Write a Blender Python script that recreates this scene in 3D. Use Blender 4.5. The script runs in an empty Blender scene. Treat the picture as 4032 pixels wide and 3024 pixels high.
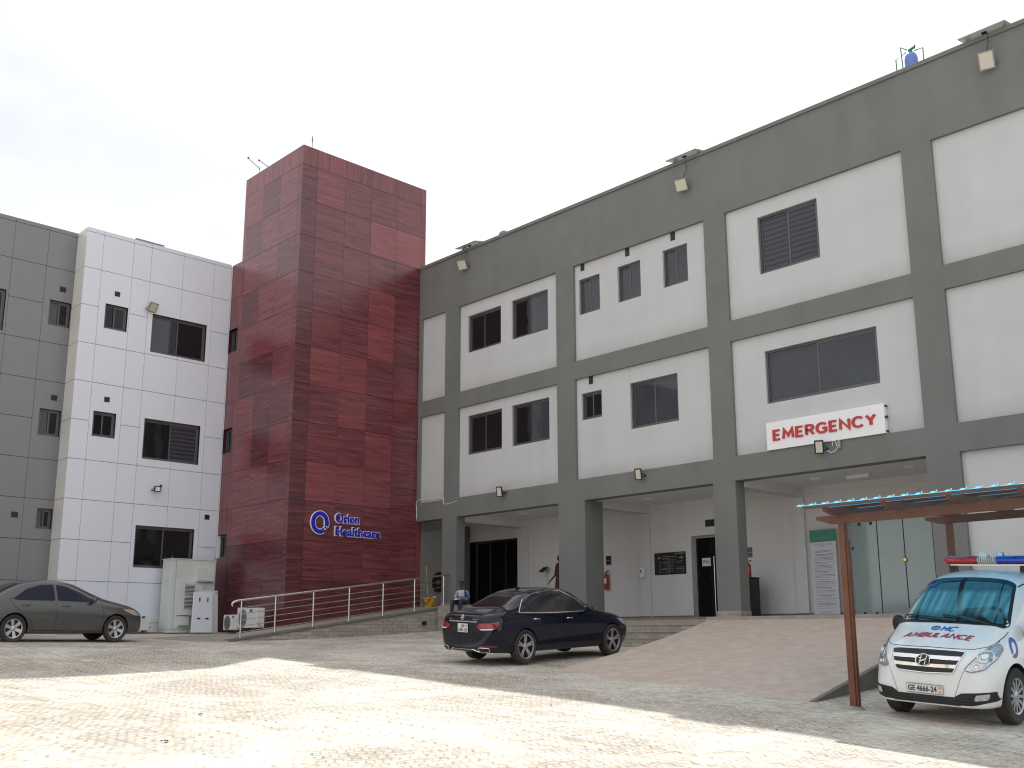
import bpy, bmesh, math, random
from math import sin, cos, pi, radians, sqrt, atan, atan2
from mathutils import Vector, Matrix, Euler
from mathutils.bvhtree import BVHTree
random.seed(7)
S = bpy.context.scene
COL = S.collection

# ------------------------------------------------------------------ materials
def nodes_of(m):
    m.use_nodes = True
    nt = m.node_tree
    return nt, nt.nodes, nt.links, nt.nodes['Principled BSDF']

def rgb(c):
    return (c[0], c[1], c[2], 1.0)

def mat(name, col, rough=0.6, metal=0.0, var=0.06, scale=3.0, bump=0.0, bscale=60.0, coat=0.0, spec=0.5,
        streak=0.0, ledge=None, emit=None, alpha=None, trans=0.0, dirt=0.0, dirtcol=(0.25, 0.19, 0.13)):
    m = bpy.data.materials.new(name)
    nt, N, L, B = nodes_of(m)
    B.inputs['Roughness'].default_value = rough
    B.inputs['Metallic'].default_value = metal
    B.inputs['Specular IOR Level'].default_value = spec
    B.inputs['Coat Weight'].default_value = coat
    B.inputs['Coat Roughness'].default_value = 0.04
    B.inputs['Transmission Weight'].default_value = trans
    if alpha is not None:
        B.inputs['Alpha'].default_value = alpha
    tc = N.new('ShaderNodeTexCoord')
    no = N.new('ShaderNodeTexNoise'); no.inputs['Scale'].default_value = scale
    no.inputs['Detail'].default_value = 6; no.inputs['Roughness'].default_value = 0.62
    L.new(tc.outputs['Object'], no.inputs['Vector'])
    mr = N.new('ShaderNodeMapRange'); mr.inputs['From Min'].default_value = 0.25; mr.inputs['From Max'].default_value = 0.75
    mr.inputs['To Min'].default_value = 1 - var; mr.inputs['To Max'].default_value = 1 + var
    L.new(no.outputs['Fac'], mr.inputs['Value'])
    mx = N.new('ShaderNodeMix'); mx.data_type = 'RGBA'; mx.blend_type = 'MULTIPLY'; mx.inputs[0].default_value = 1
    mx.inputs[6].default_value = rgb(col)
    L.new(mr.outputs['Result'], mx.inputs[7])
    out = mx.outputs[2]
    if streak:
        mp = N.new('ShaderNodeMapping'); mp.inputs['Scale'].default_value = (1.9, 1.9, 0.22)
        L.new(tc.outputs['Object'], mp.inputs['Vector'])
        n2 = N.new('ShaderNodeTexNoise'); n2.inputs['Scale'].default_value = 1.0; n2.inputs['Detail'].default_value = 8
        L.new(mp.outputs['Vector'], n2.inputs['Vector'])
        m2 = N.new('ShaderNodeMapRange'); m2.inputs['From Min'].default_value = 0.45; m2.inputs['From Max'].default_value = 0.8
        m2.inputs['To Min'].default_value = 1.0; m2.inputs['To Max'].default_value = 1 - streak
        L.new(n2.outputs['Fac'], m2.inputs['Value'])
        m3 = N.new('ShaderNodeMix'); m3.data_type = 'RGBA'; m3.blend_type = 'MULTIPLY'; m3.inputs[0].default_value = 1
        L.new(out, m3.inputs[6]); L.new(m2.outputs['Result'], m3.inputs[7]); out = m3.outputs[2]
    if ledge:
        sz = N.new('ShaderNodeSeparateXYZ'); L.new(tc.outputs['Object'], sz.inputs[0])
        s1 = N.new('ShaderNodeMath'); s1.operation = 'SUBTRACT'; s1.inputs[1].default_value = ledge[0]; L.new(sz.outputs[2], s1.inputs[0])
        s2 = N.new('ShaderNodeMath'); s2.operation = 'FLOORED_MODULO'; s2.inputs[1].default_value = ledge[1]; L.new(s1.outputs[0], s2.inputs[0])
        s3 = N.new('ShaderNodeMapRange'); s3.inputs['From Min'].default_value = 0.0; s3.inputs['From Max'].default_value = 0.55
        s3.inputs['To Min'].default_value = 1.0; s3.inputs['To Max'].default_value = 0.0; L.new(s2.outputs[0], s3.inputs['Value'])
        n5 = N.new('ShaderNodeTexNoise'); n5.inputs['Scale'].default_value = 2.2; n5.inputs['Detail'].default_value = 9; n5.inputs['Roughness'].default_value = 0.7
        L.new(tc.outputs['Object'], n5.inputs['Vector'])
        s4 = N.new('ShaderNodeMath'); s4.operation = 'MULTIPLY'; L.new(s3.outputs['Result'], s4.inputs[0]); L.new(n5.outputs['Fac'], s4.inputs[1])
        s5 = N.new('ShaderNodeMath'); s5.operation = 'MULTIPLY'; s5.inputs[1].default_value = ledge[2]; s5.use_clamp = True; L.new(s4.outputs[0], s5.inputs[0])
        s6 = N.new('ShaderNodeMix'); s6.data_type = 'RGBA'; L.new(s5.outputs[0], s6.inputs[0]); L.new(out, s6.inputs[6]); s6.inputs[7].default_value = (0.26, 0.215, 0.175, 1)
        out = s6.outputs[2]
    if dirt:
        sx = N.new('ShaderNodeSeparateXYZ'); L.new(tc.outputs['Object'], sx.inputs[0])
        n3 = N.new('ShaderNodeTexNoise'); n3.inputs['Scale'].default_value = 5; n3.inputs['Detail'].default_value = 8
        L.new(tc.outputs['Object'], n3.inputs['Vector'])
        md = N.new('ShaderNodeMath'); md.operation = 'MULTIPLY_ADD'; md.inputs[1].default_value = -1.6; md.inputs[2].default_value = 0.95
        L.new(sx.outputs[2], md.inputs[0])
        me = N.new('ShaderNodeMath'); me.operation = 'MULTIPLY'; me.use_clamp = True
        L.new(md.outputs[0], me.inputs[0]); L.new(n3.outputs['Fac'], me.inputs[1])
        mf = N.new('ShaderNodeMath'); mf.operation = 'MULTIPLY'; mf.inputs[1].default_value = dirt * 2; mf.use_clamp = True
        L.new(me.outputs[0], mf.inputs[0])
        m4 = N.new('ShaderNodeMix'); m4.data_type = 'RGBA'
        L.new(mf.outputs[0], m4.inputs[0]); L.new(out, m4.inputs[6]); m4.inputs[7].default_value = rgb(dirtcol); out = m4.outputs[2]
        mg = N.new('ShaderNodeMapRange'); mg.inputs['To Min'].default_value = rough; mg.inputs['To Max'].default_value = 0.75
        L.new(mf.outputs[0], mg.inputs['Value']); L.new(mg.outputs['Result'], B.inputs['Roughness'])
    L.new(out, B.inputs['Base Color'])
    if emit:
        B.inputs['Emission Color'].default_value = rgb(col); B.inputs['Emission Strength'].default_value = emit
    if bump:
        nb = N.new('ShaderNodeTexNoise'); nb.inputs['Scale'].default_value = bscale; nb.inputs['Detail'].default_value = 5
        L.new(tc.outputs['Object'], nb.inputs['Vector'])
        bp = N.new('ShaderNodeBump'); bp.inputs['Strength'].default_value = bump; bp.inputs['Distance'].default_value = 0.01
        L.new(nb.outputs['Fac'], bp.inputs['Height']); L.new(bp.outputs['Normal'], B.inputs['Normal'])
    return m

def paver_mat():
    m = bpy.data.materials.new('dusty_pavers')
    nt, N, L, B = nodes_of(m)
    tc = N.new('ShaderNodeTexCoord')
    sx = N.new('ShaderNodeSeparateXYZ'); L.new(tc.outputs['Object'], sx.inputs[0])
    pp = N.new('ShaderNodeMath'); pp.operation = 'PINGPONG'; pp.inputs[1].default_value = 0.1125
    L.new(sx.outputs[0], pp.inputs[0])
    zz = N.new('ShaderNodeMath'); zz.operation = 'MULTIPLY_ADD'; zz.inputs[1].default_value = 0.8
    L.new(pp.outputs[0], zz.inputs[0]); L.new(sx.outputs[1], zz.inputs[2])
    cb0 = N.new('ShaderNodeCombineXYZ'); L.new(sx.outputs[0], cb0.inputs[0]); L.new(zz.outputs[0], cb0.inputs[1])
    wn = N.new('ShaderNodeTexNoise'); wn.inputs['Scale'].default_value = 0.9; wn.inputs['Detail'].default_value = 5; L.new(tc.outputs['Object'], wn.inputs['Vector'])
    wo = N.new('ShaderNodeVectorMath'); wo.operation = 'SCALE'; wo.inputs['Scale'].default_value = 0.30; L.new(wn.outputs['Color'], wo.inputs[0])
    cb = N.new('ShaderNodeVectorMath'); L.new(cb0.outputs[0], cb.inputs[0]); L.new(wo.outputs[0], cb.inputs[1])
    br = N.new('ShaderNodeTexBrick'); br.inputs['Scale'].default_value = 1.0
    br.inputs['Brick Width'].default_value = 0.225; br.inputs['Row Height'].default_value = 0.1125
    br.inputs['Mortar Size'].default_value = 0.014; br.inputs['Mortar Smooth'].default_value = 0.3; br.offset = 0.5
    br.inputs['Color1'].default_value = (0.33, 0.28, 0.225, 1); br.inputs['Color2'].default_value = (0.54, 0.475, 0.395, 1)
    br.inputs['Mortar'].default_value = (0.13, 0.10, 0.072, 1)
    L.new(cb.outputs[0], br.inputs['Vector'])
    # dust lying on and between the bricks
    n1 = N.new('ShaderNodeTexNoise'); n1.inputs['Scale'].default_value = 0.42; n1.inputs['Detail'].default_value = 9; n1.inputs['Roughness'].default_value = 0.68
    n1.inputs['Distortion'].default_value = 0.6
    L.new(tc.outputs['Object'], n1.inputs['Vector'])
    mr = N.new('ShaderNodeMapRange'); mr.inputs['From Min'].default_value = 0.40; mr.inputs['From Max'].default_value = 0.62
    mr.inputs['To Min'].default_value = 0.30; mr.inputs['To Max'].default_value = 0.90
    L.new(n1.outputs['Fac'], mr.inputs['Value'])
    mx = N.new('ShaderNodeMix'); mx.data_type = 'RGBA'; L.new(mr.outputs['Result'], mx.inputs[0])
    L.new(br.outputs['Color'], mx.inputs[6]); mx.inputs[7].default_value = (0.69, 0.64, 0.565, 1)
    # reddish dirt and dark stains
    n2 = N.new('ShaderNodeTexNoise'); n2.inputs['Scale'].default_value = 1.7; n2.inputs['Detail'].default_value = 8; n2.inputs['Roughness'].default_value = 0.7
    L.new(tc.outputs['Object'], n2.inputs['Vector'])
    m2 = N.new('ShaderNodeMapRange'); m2.inputs['From Min'].default_value = 0.50; m2.inputs['From Max'].default_value = 0.78
    m2.inputs['To Min'].default_value = 0.0; m2.inputs['To Max'].default_value = 0.45
    L.new(n2.outputs['Fac'], m2.inputs['Value'])
    mx2 = N.new('ShaderNodeMix'); mx2.data_type = 'RGBA'; L.new(m2.outputs['Result'], mx2.inputs[0])
    L.new(mx.outputs[2], mx2.inputs[6]); mx2.inputs[7].default_value = (0.30, 0.245, 0.19, 1)
    n3 = N.new('ShaderNodeTexNoise'); n3.inputs['Scale'].default_value = 7.0; n3.inputs['Detail'].default_value = 6
    L.new(tc.outputs['Object'], n3.inputs['Vector'])
    m3 = N.new('ShaderNodeMapRange'); m3.inputs['From Min'].default_value = 0.3; m3.inputs['From Max'].default_value = 0.7
    m3.inputs['To Min'].default_value = 0.82; m3.inputs['To Max'].default_value = 1.14
    L.new(n3.outputs['Fac'], m3.inputs['Value'])
    mx3 = N.new('ShaderNodeMix'); mx3.data_type = 'RGBA'; mx3.blend_type = 'MULTIPLY'; mx3.inputs[0].default_value = 1
    L.new(mx2.outputs[2], mx3.inputs[6]); L.new(m3.outputs['Result'], mx3.inputs[7])
    # sunken rows: broken darker zigzag lines at a coarser pitch, painted in place of uneven relief
    br2 = N.new('ShaderNodeTexBrick'); br2.inputs['Scale'].default_value = 1.0; br2.offset = 0.37
    br2.inputs['Brick Width'].default_value = 1.8; br2.inputs['Row Height'].default_value = 0.3375
    br2.inputs['Mortar Size'].default_value = 0.030; br2.inputs['Mortar Smooth'].default_value = 0.5
    L.new(cb.outputs[0], br2.inputs['Vector'])
    mp4 = N.new('ShaderNodeMapping'); mp4.inputs['Scale'].default_value = (1.1, 3.2, 1); L.new(tc.outputs['Object'], mp4.inputs['Vector'])
    n4 = N.new('ShaderNodeTexNoise'); n4.inputs['Scale'].default_value = 1.0; n4.inputs['Detail'].default_value = 7; n4.inputs['Roughness'].default_value = 0.7
    L.new(mp4.outputs['Vector'], n4.inputs['Vector'])
    m4 = N.new('ShaderNodeMapRange'); m4.inputs['From Min'].default_value = 0.46; m4.inputs['From Max'].default_value = 0.60
    m4.inputs['To Min'].default_value = 0.0; m4.inputs['To Max'].default_value = 0.72
    L.new(n4.outputs['Fac'], m4.inputs['Value'])
    mm = N.new('ShaderNodeMath'); mm.operation = 'MULTIPLY'; L.new(br2.outputs['Fac'], mm.inputs[0]); L.new(m4.outputs['Result'], mm.inputs[1])
    mx5 = N.new('ShaderNodeMix'); mx5.data_type = 'RGBA'; L.new(mm.outputs[0], mx5.inputs[0])
    L.new(mx3.outputs[2], mx5.inputs[6]); mx5.inputs[7].default_value = (0.22, 0.165, 0.115, 1)
    L.new(mx5.outputs[2], B.inputs['Base Color'])
    B.inputs['Roughness'].default_value = 0.85; B.inputs['Specular IOR Level'].default_value = 0.25
    bp = N.new('ShaderNodeBump'); bp.inputs['Strength'].default_value = 0.5; bp.inputs['Distance'].default_value = 0.012; bp.invert = True
    L.new(br.outputs['Fac'], bp.inputs['Height'])
    bp2 = N.new('ShaderNodeBump'); bp2.inputs['Strength'].default_value = 0.6; bp2.inputs['Distance'].default_value = 0.02
    L.new(n3.outputs['Fac'], bp2.inputs['Height']); L.new(bp.outputs['Normal'], bp2.inputs['Normal'])
    L.new(bp2.outputs['Normal'], B.inputs['Normal'])
    return m

def block_mat(name, c1, c2, mortar, w, h, ms, rough=0.6, axis='xz', var=0.15, bump=0.4):
    """tiles or blocks on a wall; axis gives the two object axes used"""
    m = bpy.data.materials.new(name)
    nt, N, L, B = nodes_of(m)
    tc = N.new('ShaderNodeTexCoord')
    sx = N.new('ShaderNodeSeparateXYZ'); L.new(tc.outputs['Object'], sx.inputs[0])
    cb = N.new('ShaderNodeCombineXYZ')
    L.new(sx.outputs['xyz'.index(axis[0])], cb.inputs[0]); L.new(sx.outputs['xyz'.index(axis[1])], cb.inputs[1])
    br = N.new('ShaderNodeTexBrick'); br.inputs['Scale'].default_value = 1.0
    br.inputs['Brick Width'].default_value = w; br.inputs['Row Height'].default_value = h
    br.inputs['Mortar Size'].default_value = ms
    br.inputs['Color1'].default_value = rgb(c1); br.inputs['Color2'].default_value = rgb(c2); br.inputs['Mortar'].default_value = rgb(mortar)
    L.new(cb.outputs[0], br.inputs['Vector'])
    n = N.new('ShaderNodeTexNoise'); n.inputs['Scale'].default_value = 9; n.inputs['Detail'].default_value = 7; n.inputs['Roughness'].default_value = 0.65
    L.new(tc.outputs['Object'], n.inputs['Vector'])
    mr = N.new('ShaderNodeMapRange'); mr.inputs['From Min'].default_value = 0.3; mr.inputs['From Max'].default_value = 0.7
    mr.inputs['To Min'].default_value = 1 - var; mr.inputs['To Max'].default_value = 1 + var
    L.new(n.outputs['Fac'], mr.inputs['Value'])
    mx = N.new('ShaderNodeMix'); mx.data_type = 'RGBA'; mx.blend_type = 'MULTIPLY'; mx.inputs[0].default_value = 1
    L.new(br.outputs['Color'], mx.inputs[6]); L.new(mr.outputs['Result'], mx.inputs[7])
    L.new(mx.outputs[2], B.inputs['Base Color']); B.inputs['Roughness'].default_value = rough
    bp = N.new('ShaderNodeBump'); bp.inputs['Strength'].default_value = bump; bp.inputs['Distance'].default_value = 0.008; bp.invert = True
    L.new(br.outputs['Fac'], bp.inputs['Height']); L.new(bp.outputs['Normal'], B.inputs['Normal'])
    return m

def redwood_mat():
    m = bpy.data.materials.new('red_wood_grain_panel')
    nt, N, L, B = nodes_of(m)
    tc = N.new('ShaderNodeTexCoord')
    at = N.new('ShaderNodeAttribute'); at.attribute_name = 'pv'
    sp = N.new('ShaderNodeSeparateColor'); L.new(at.outputs['Color'], sp.inputs[0])
    off = N.new('ShaderNodeVectorMath'); off.operation = 'SCALE'; off.inputs['Scale'].default_value = 9.0
    L.new(at.outputs['Color'], off.inputs[0])
    add = N.new('ShaderNodeVectorMath'); L.new(tc.outputs['Object'], add.inputs[0]); L.new(off.outputs[0], add.inputs[1])
    def grain(sc):
        mp = N.new('ShaderNodeMapping'); mp.inputs['Scale'].default_value = sc
        L.new(add.outputs[0], mp.inputs['Vector'])
        n = N.new('ShaderNodeTexNoise'); n.inputs['Scale'].default_value = 1.0; n.inputs['Detail'].default_value = 9
        n.inputs['Roughness'].default_value = 0.66; n.inputs['Distortion'].default_value = 0.5
        L.new(mp.outputs['Vector'], n.inputs['Vector']); return n.outputs['Fac']
    gh = grain((0.7, 0.7, 11.0)); gv = grain((9.0, 9.0, 0.7))
    mg = N.new('ShaderNodeMix'); mg.data_type = 'FLOAT'
    L.new(sp.outputs[1], mg.inputs[0]); L.new(gh, mg.inputs[2]); L.new(gv, mg.inputs[3])
    ms = N.new('ShaderNodeMath'); ms.operation = 'MULTIPLY_ADD'; ms.inputs[1].default_value = 1.5; ms.inputs[2].default_value = -0.62
    L.new(mg.outputs[0], ms.inputs[0])
    ad = N.new('ShaderNodeMath'); ad.operation = 'ADD'; L.new(ms.outputs[0], ad.inputs[0]); L.new(sp.outputs[0], ad.inputs[1])
    cr = N.new('ShaderNodeValToRGB')
    e = cr.color_ramp.elements
    e[0].position = 0.0; e[0].color = (0.032, 0.010, 0.014, 1)
    e[1].position = 1.0; e[1].color = (0.27, 0.062, 0.070, 1)
    k = e.new(0.42); k.color = (0.094, 0.024, 0.031, 1)
    L.new(ad.outputs[0], cr.inputs[0])
    L.new(cr.outputs[0], B.inputs['Base Color'])
    B.inputs['Roughness'].default_value = 0.27
    B.inputs['Specular IOR Level'].default_value = 0.72
    return m

def paint_mat(name, col, flake=0.25, dirt=0.0, rough=0.35, coat=1.0):
    m = mat(name, col, rough=rough, metal=flake, var=0.04, scale=2.5, coat=coat, dirt=dirt)
    m.node_tree.nodes['Principled BSDF'].inputs['Coat Roughness'].default_value = 0.05 + dirt * 0.4
    return m

M = {}
M['pavers'] = paver_mat()
M['ramp'] = mat('pink_beige_ramp_tile', (0.53, 0.435, 0.375), rough=0.75, var=0.16, scale=4.0, bump=0.35, bscale=35, streak=0.1)
M['ramp_grey'] = mat('grey_beige_ramp_tile', (0.33, 0.29, 0.25), rough=0.75, var=0.2, scale=4.0, bump=0.35, bscale=35)
M['ramp_side'] = mat('grey_ramp_side_render', (0.20, 0.165, 0.14), rough=0.85, var=0.2, scale=3.0, bump=0.3)
M['slate_y'] = block_mat('split_stone_tile', (0.30, 0.27, 0.23), (0.40, 0.36, 0.31), (0.20, 0.18, 0.15), 0.42, 0.115, 0.006, axis='yz', var=0.25)
M['slate_x'] = block_mat('split_stone_tile_front', (0.30, 0.27, 0.23), (0.40, 0.36, 0.31), (0.20, 0.18, 0.15), 0.42, 0.115, 0.006, axis='xz', var=0.25)
M['kerb'] = mat('grey_kerb', (0.16, 0.15, 0.145), rough=0.7, var=0.15)
M['grey'] = mat('grey_masonry_paint', (0.172, 0.176, 0.169), rough=0.72, var=0.10, scale=0.8, bump=0.5, bscale=150, streak=0.10)
M['white'] = mat('off_white_masonry_paint', (0.55, 0.555, 0.565), rough=0.75, var=0.05, scale=0.9, bump=0.5, bscale=150, streak=0.05, ledge=(4.42, 3.90, 0.55))
M['cream'] = mat('veranda_wall_paint', (0.68, 0.67, 0.665), rough=0.7, var=0.04, scale=1.5, streak=0.05)
M['ceiling'] = mat('veranda_ceiling_paint', (0.76, 0.79, 0.82), rough=0.8, var=0.03)
M['acp_white'] = mat('white_composite_panel', (0.71, 0.73, 0.80), rough=0.28, var=0.02, scale=0.8, spec=0.45)
M['acp_cream'] = mat('cream_composite_panel', (0.66, 0.635, 0.61), rough=0.3, var=0.02, scale=0.8, spec=0.45)
M['acp_grey'] = mat('grey_composite_panel', (0.21, 0.21, 0.22), rough=0.33, metal=0.2, var=0.03, scale=0.8, spec=0.5)
M['joint'] = mat('dark_joint', (0.035, 0.034, 0.036), rough=0.8)
M['redwood'] = redwood_mat()
M['frame'] = mat('grey_window_frame', (0.115, 0.11, 0.115), rough=0.4, metal=0.35, var=0.06)
M['frame_l'] = mat('pale_grey_metal', (0.36, 0.36, 0.37), rough=0.4, metal=0.5)
M['glass'] = mat('dark_tinted_glass', (0.010, 0.010, 0.012), rough=0.03, var=0.3, scale=0.8, spec=0.35, bump=0.35, bscale=1.3)
M['glass_g'] = mat('grey_tinted_glass', (0.045, 0.048, 0.058), rough=0.04, var=0.35, scale=0.6, spec=0.55, bump=0.35, bscale=1.3)
def blind_mat():
    m = bpy.data.materials.new('glass_with_blind_behind')
    nt, N, L, B = nodes_of(m)
    tc = N.new('ShaderNodeTexCoord'); wv = N.new('ShaderNodeTexWave'); wv.bands_direction = 'Z'
    wv.inputs['Scale'].default_value = 2.1; wv.inputs['Distortion'].default_value = 1.4; wv.inputs['Detail'].default_value = 2
    L.new(tc.outputs['Object'], wv.inputs['Vector'])
    cr = N.new('ShaderNodeValToRGB'); cr.color_ramp.elements[0].color = (0.028, 0.028, 0.038, 1); cr.color_ramp.elements[1].color = (0.062, 0.060, 0.078, 1)
    L.new(wv.outputs['Fac'], cr.inputs[0]); L.new(cr.outputs[0], B.inputs['Base Color'])
    B.inputs['Roughness'].default_value = 0.05; B.inputs['Specular IOR Level'].default_value = 0.4
    return m
M['glass_b'] = blind_mat()
M['doorglass'] = mat('frosted_green_glass', (0.36, 0.455, 0.45), rough=0.09, var=0.08, scale=1.0, spec=0.9)
M['black'] = mat('black_plastic', (0.012, 0.012, 0.013), rough=0.4, var=0.1)
M['rubber'] = mat('tyre_rubber', (0.022, 0.020, 0.019), rough=0.75, var=0.2, scale=9, dirt=0.12)
M['darkint'] = mat('dark_interior', (0.02, 0.02, 0.021), rough=0.8)
M['steel'] = mat('stainless_steel', (0.62, 0.60, 0.56), rough=0.22, metal=1.0, var=0.06)
M['chrome'] = mat('chrome', (0.80, 0.80, 0.80), rough=0.1, metal=1.0, var=0.02)
M['alloy'] = mat('silver_alloy', (0.48, 0.48, 0.50), rough=0.3, metal=0.75, var=0.05)
M['alloy_d'] = mat('dark_wheel_cavity', (0.025, 0.024, 0.024), rough=0.6)
M['signwhite'] = mat('white_sign_board', (0.84, 0.84, 0.85), rough=0.35, var=0.02)
M['red'] = mat('red_sign_letter', (0.50, 0.028, 0.030), rough=0.35, var=0.05)
M['blue'] = mat('blue_sign_letter', (0.018, 0.014, 0.48), rough=0.3, var=0.04)
M['blue_l'] = mat('bright_blue_marking', (0.02, 0.10, 0.48), rough=0.3, var=0.04)
M['red_m'] = mat('dull_red_marking', (0.40, 0.035, 0.06), rough=0.35, var=0.1, scale=8)
M['lamp'] = mat('pale_lamp_lens', (0.62, 0.59, 0.50), rough=0.25, var=0.1, scale=30)
M['lamp_h'] = mat('grey_lamp_housing', (0.30, 0.29, 0.27), rough=0.45, metal=0.4)
M['cabinet'] = mat('pale_grey_cabinet_paint', (0.60, 0.62, 0.60), rough=0.5, var=0.06, streak=0.1, dirt=0.0)
M['acwhite'] = mat('ac_casing_white', (0.66, 0.65, 0.61), rough=0.45, var=0.05, scale=5)
M['wood'] = mat('brown_painted_timber', (0.155, 0.056, 0.030), rough=0.5, var=0.22, scale=3, bump=0.2, bscale=25)
M['yellow'] = mat('yellow_plastic', (0.62, 0.37, 0.02), rough=0.45)
M['extred'] = mat('extinguisher_red', (0.42, 0.025, 0.018), rough=0.3)
M['maroon'] = mat('maroon_metal', (0.085, 0.012, 0.016), rough=0.45)
M['skin'] = mat('brown_skin', (0.075, 0.034, 0.021), rough=0.55)
M['skin_d'] = mat('dark_brown_skin', (0.045, 0.022, 0.015), rough=0.55)
M['paper'] = mat('white_paper', (0.68, 0.68, 0.74), rough=0.7, var=0.02)
M['green_b'] = mat('green_banner_print', (0.055, 0.28, 0.19), rough=0.5)
M['ink'] = mat('dark_ink', (0.05, 0.045, 0.07), rough=0.6)
M['ink_l'] = mat('pale_ink', (0.55, 0.55, 0.58), rough=0.5)
M['ink_g'] = mat('grey_ink', (0.24, 0.24, 0.30), rough=0.6)
M['navy'] = mat('navy_plate', (0.012, 0.013, 0.035), rough=0.3)
M['plate'] = mat('number_plate_white', (0.68, 0.68, 0.65), rough=0.4, var=0.03)
M['head'] = mat('headlamp_lens', (0.55, 0.57, 0.60), rough=0.06, metal=0.55, var=0.35, scale=22, coat=1.0)
M['tail'] = mat('tail_lamp_red', (0.26, 0.010, 0.014), rough=0.12, coat=1.0, var=0.25, scale=12)
M['amber'] = mat('amber_lens', (0.75, 0.24, 0.02), rough=0.15, coat=1.0)
M['bar_red'] = mat('red_beacon_lens', (0.50, 0.010, 0.012), rough=0.1, coat=1.0, var=0.3, scale=8)
M['bar_blue'] = mat('blue_beacon_lens', (0.010, 0.030, 0.42), rough=0.1, coat=1.0, var=0.3, scale=8)
M['pipe_g'] = mat('green_pipe', (0.03, 0.20, 0.12), rough=0.5)
M['tank'] = mat('blue_tank', (0.13, 0.21, 0.55), rough=0.4)
M['gold'] = mat('brass_lock', (0.75, 0.48, 0.12), rough=0.25, metal=1.0)

def sheet_mat():
    m = bpy.data.materials.new('translucent_blue_roof_sheet')
    nt, N, L, B = nodes_of(m)
    B.inputs['Base Color'].default_value = (0.34, 0.64, 0.84, 1); B.inputs['Roughness'].default_value = 0.35
    tr = N.new('ShaderNodeBsdfTranslucent'); tr.inputs['Color'].default_value = (0.16, 0.66, 1.0, 1)
    tc = N.new('ShaderNodeTexCoord'); n = N.new('ShaderNodeTexNoise'); n.inputs['Scale'].default_value = 4; n.inputs['Detail'].default_value = 5
    L.new(tc.outputs['Object'], n.inputs['Vector'])
    mr = N.new('ShaderNodeMapRange'); mr.inputs['To Min'].default_value = 0.62; mr.inputs['To Max'].default_value = 0.85
    L.new(n.outputs['Fac'], mr.inputs['Value'])
    mx = N.new('ShaderNodeMixShader'); L.new(mr.outputs['Result'], mx.inputs[0])
    out = N['Material Output'] if 'Material Output' in N else N.new('ShaderNodeOutputMaterial')
    L.new(B.outputs[0], mx.inputs[1]); L.new(tr.outputs[0], mx.inputs[2]); L.new(mx.outputs[0], out.inputs[0])
    return m
M['sheet'] = sheet_mat()

def shirt_mat():
    m = bpy.data.materials.new('blue_and_orange_print_cloth')
    nt, N, L, B = nodes_of(m)
    tc = N.new('ShaderNodeTexCoord'); v = N.new('ShaderNodeTexNoise'); v.inputs['Scale'].default_value = 9; v.inputs['Detail'].default_value = 1
    L.new(tc.outputs['Object'], v.inputs['Vector'])
    cr = N.new('ShaderNodeValToRGB'); cr.color_ramp.interpolation = 'CONSTANT'
    e = cr.color_ramp.elements; e[0].color = (0.03, 0.08, 0.16, 1); e[1].position = 0.47; e[1].color = (0.10, 0.20, 0.35, 1)
    a = e.new(0.54); a.color = (0.55, 0.20, 0.13, 1); b = e.new(0.63); b.color = (0.5, 0.5, 0.58, 1)
    L.new(v.outputs['Fac'], cr.inputs[0]); L.new(cr.outputs[0], B.inputs['Base Color']); B.inputs['Roughness'].default_value = 0.8
    return m
M['shirt'] = shirt_mat()
M['shirt_w'] = mat('pale_cloth', (0.48, 0.47, 0.56), rough=0.85)
M['jeans'] = mat('dark_blue_jeans', (0.018, 0.022, 0.045), rough=0.85)
M['maroon_c'] = mat('maroon_print_cloth', (0.075, 0.022, 0.022), rough=0.85, var=0.5, scale=14)
M['hair'] = mat('black_hair', (0.012, 0.010, 0.010), rough=0.8)
M['paint_navy'] = paint_mat('dark_navy_car_paint', (0.003, 0.0045, 0.016), 0.0, dirt=0.0, rough=0.25)
M['paint_navy'].node_tree.nodes['Principled BSDF'].inputs['Specular IOR Level'].default_value = 0.05
M['paint_navy'].node_tree.nodes['Principled BSDF'].inputs['Coat IOR'].default_value = 1.45
M['paint_grey'] = paint_mat('dusty_grey_car_paint', (0.062, 0.059, 0.060), 0.3, dirt=0.16, rough=0.30, coat=1.0)
M['paint_white'] = paint_mat('white_van_paint', (0.76, 0.77, 0.78), 0.0, dirt=0.03, rough=0.35)
M['carglass'] = mat('car_window_glass', (0.010, 0.013, 0.016), rough=0.13, var=0.3, spec=0.7)
M['carglass_b'] = mat('blue_tinted_side_glass', (0.006, 0.009, 0.024), rough=0.03, var=0.4, spec=0.3)
M['grille'] = mat('black_grille', (0.01, 0.01, 0.011), rough=0.35)
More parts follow.
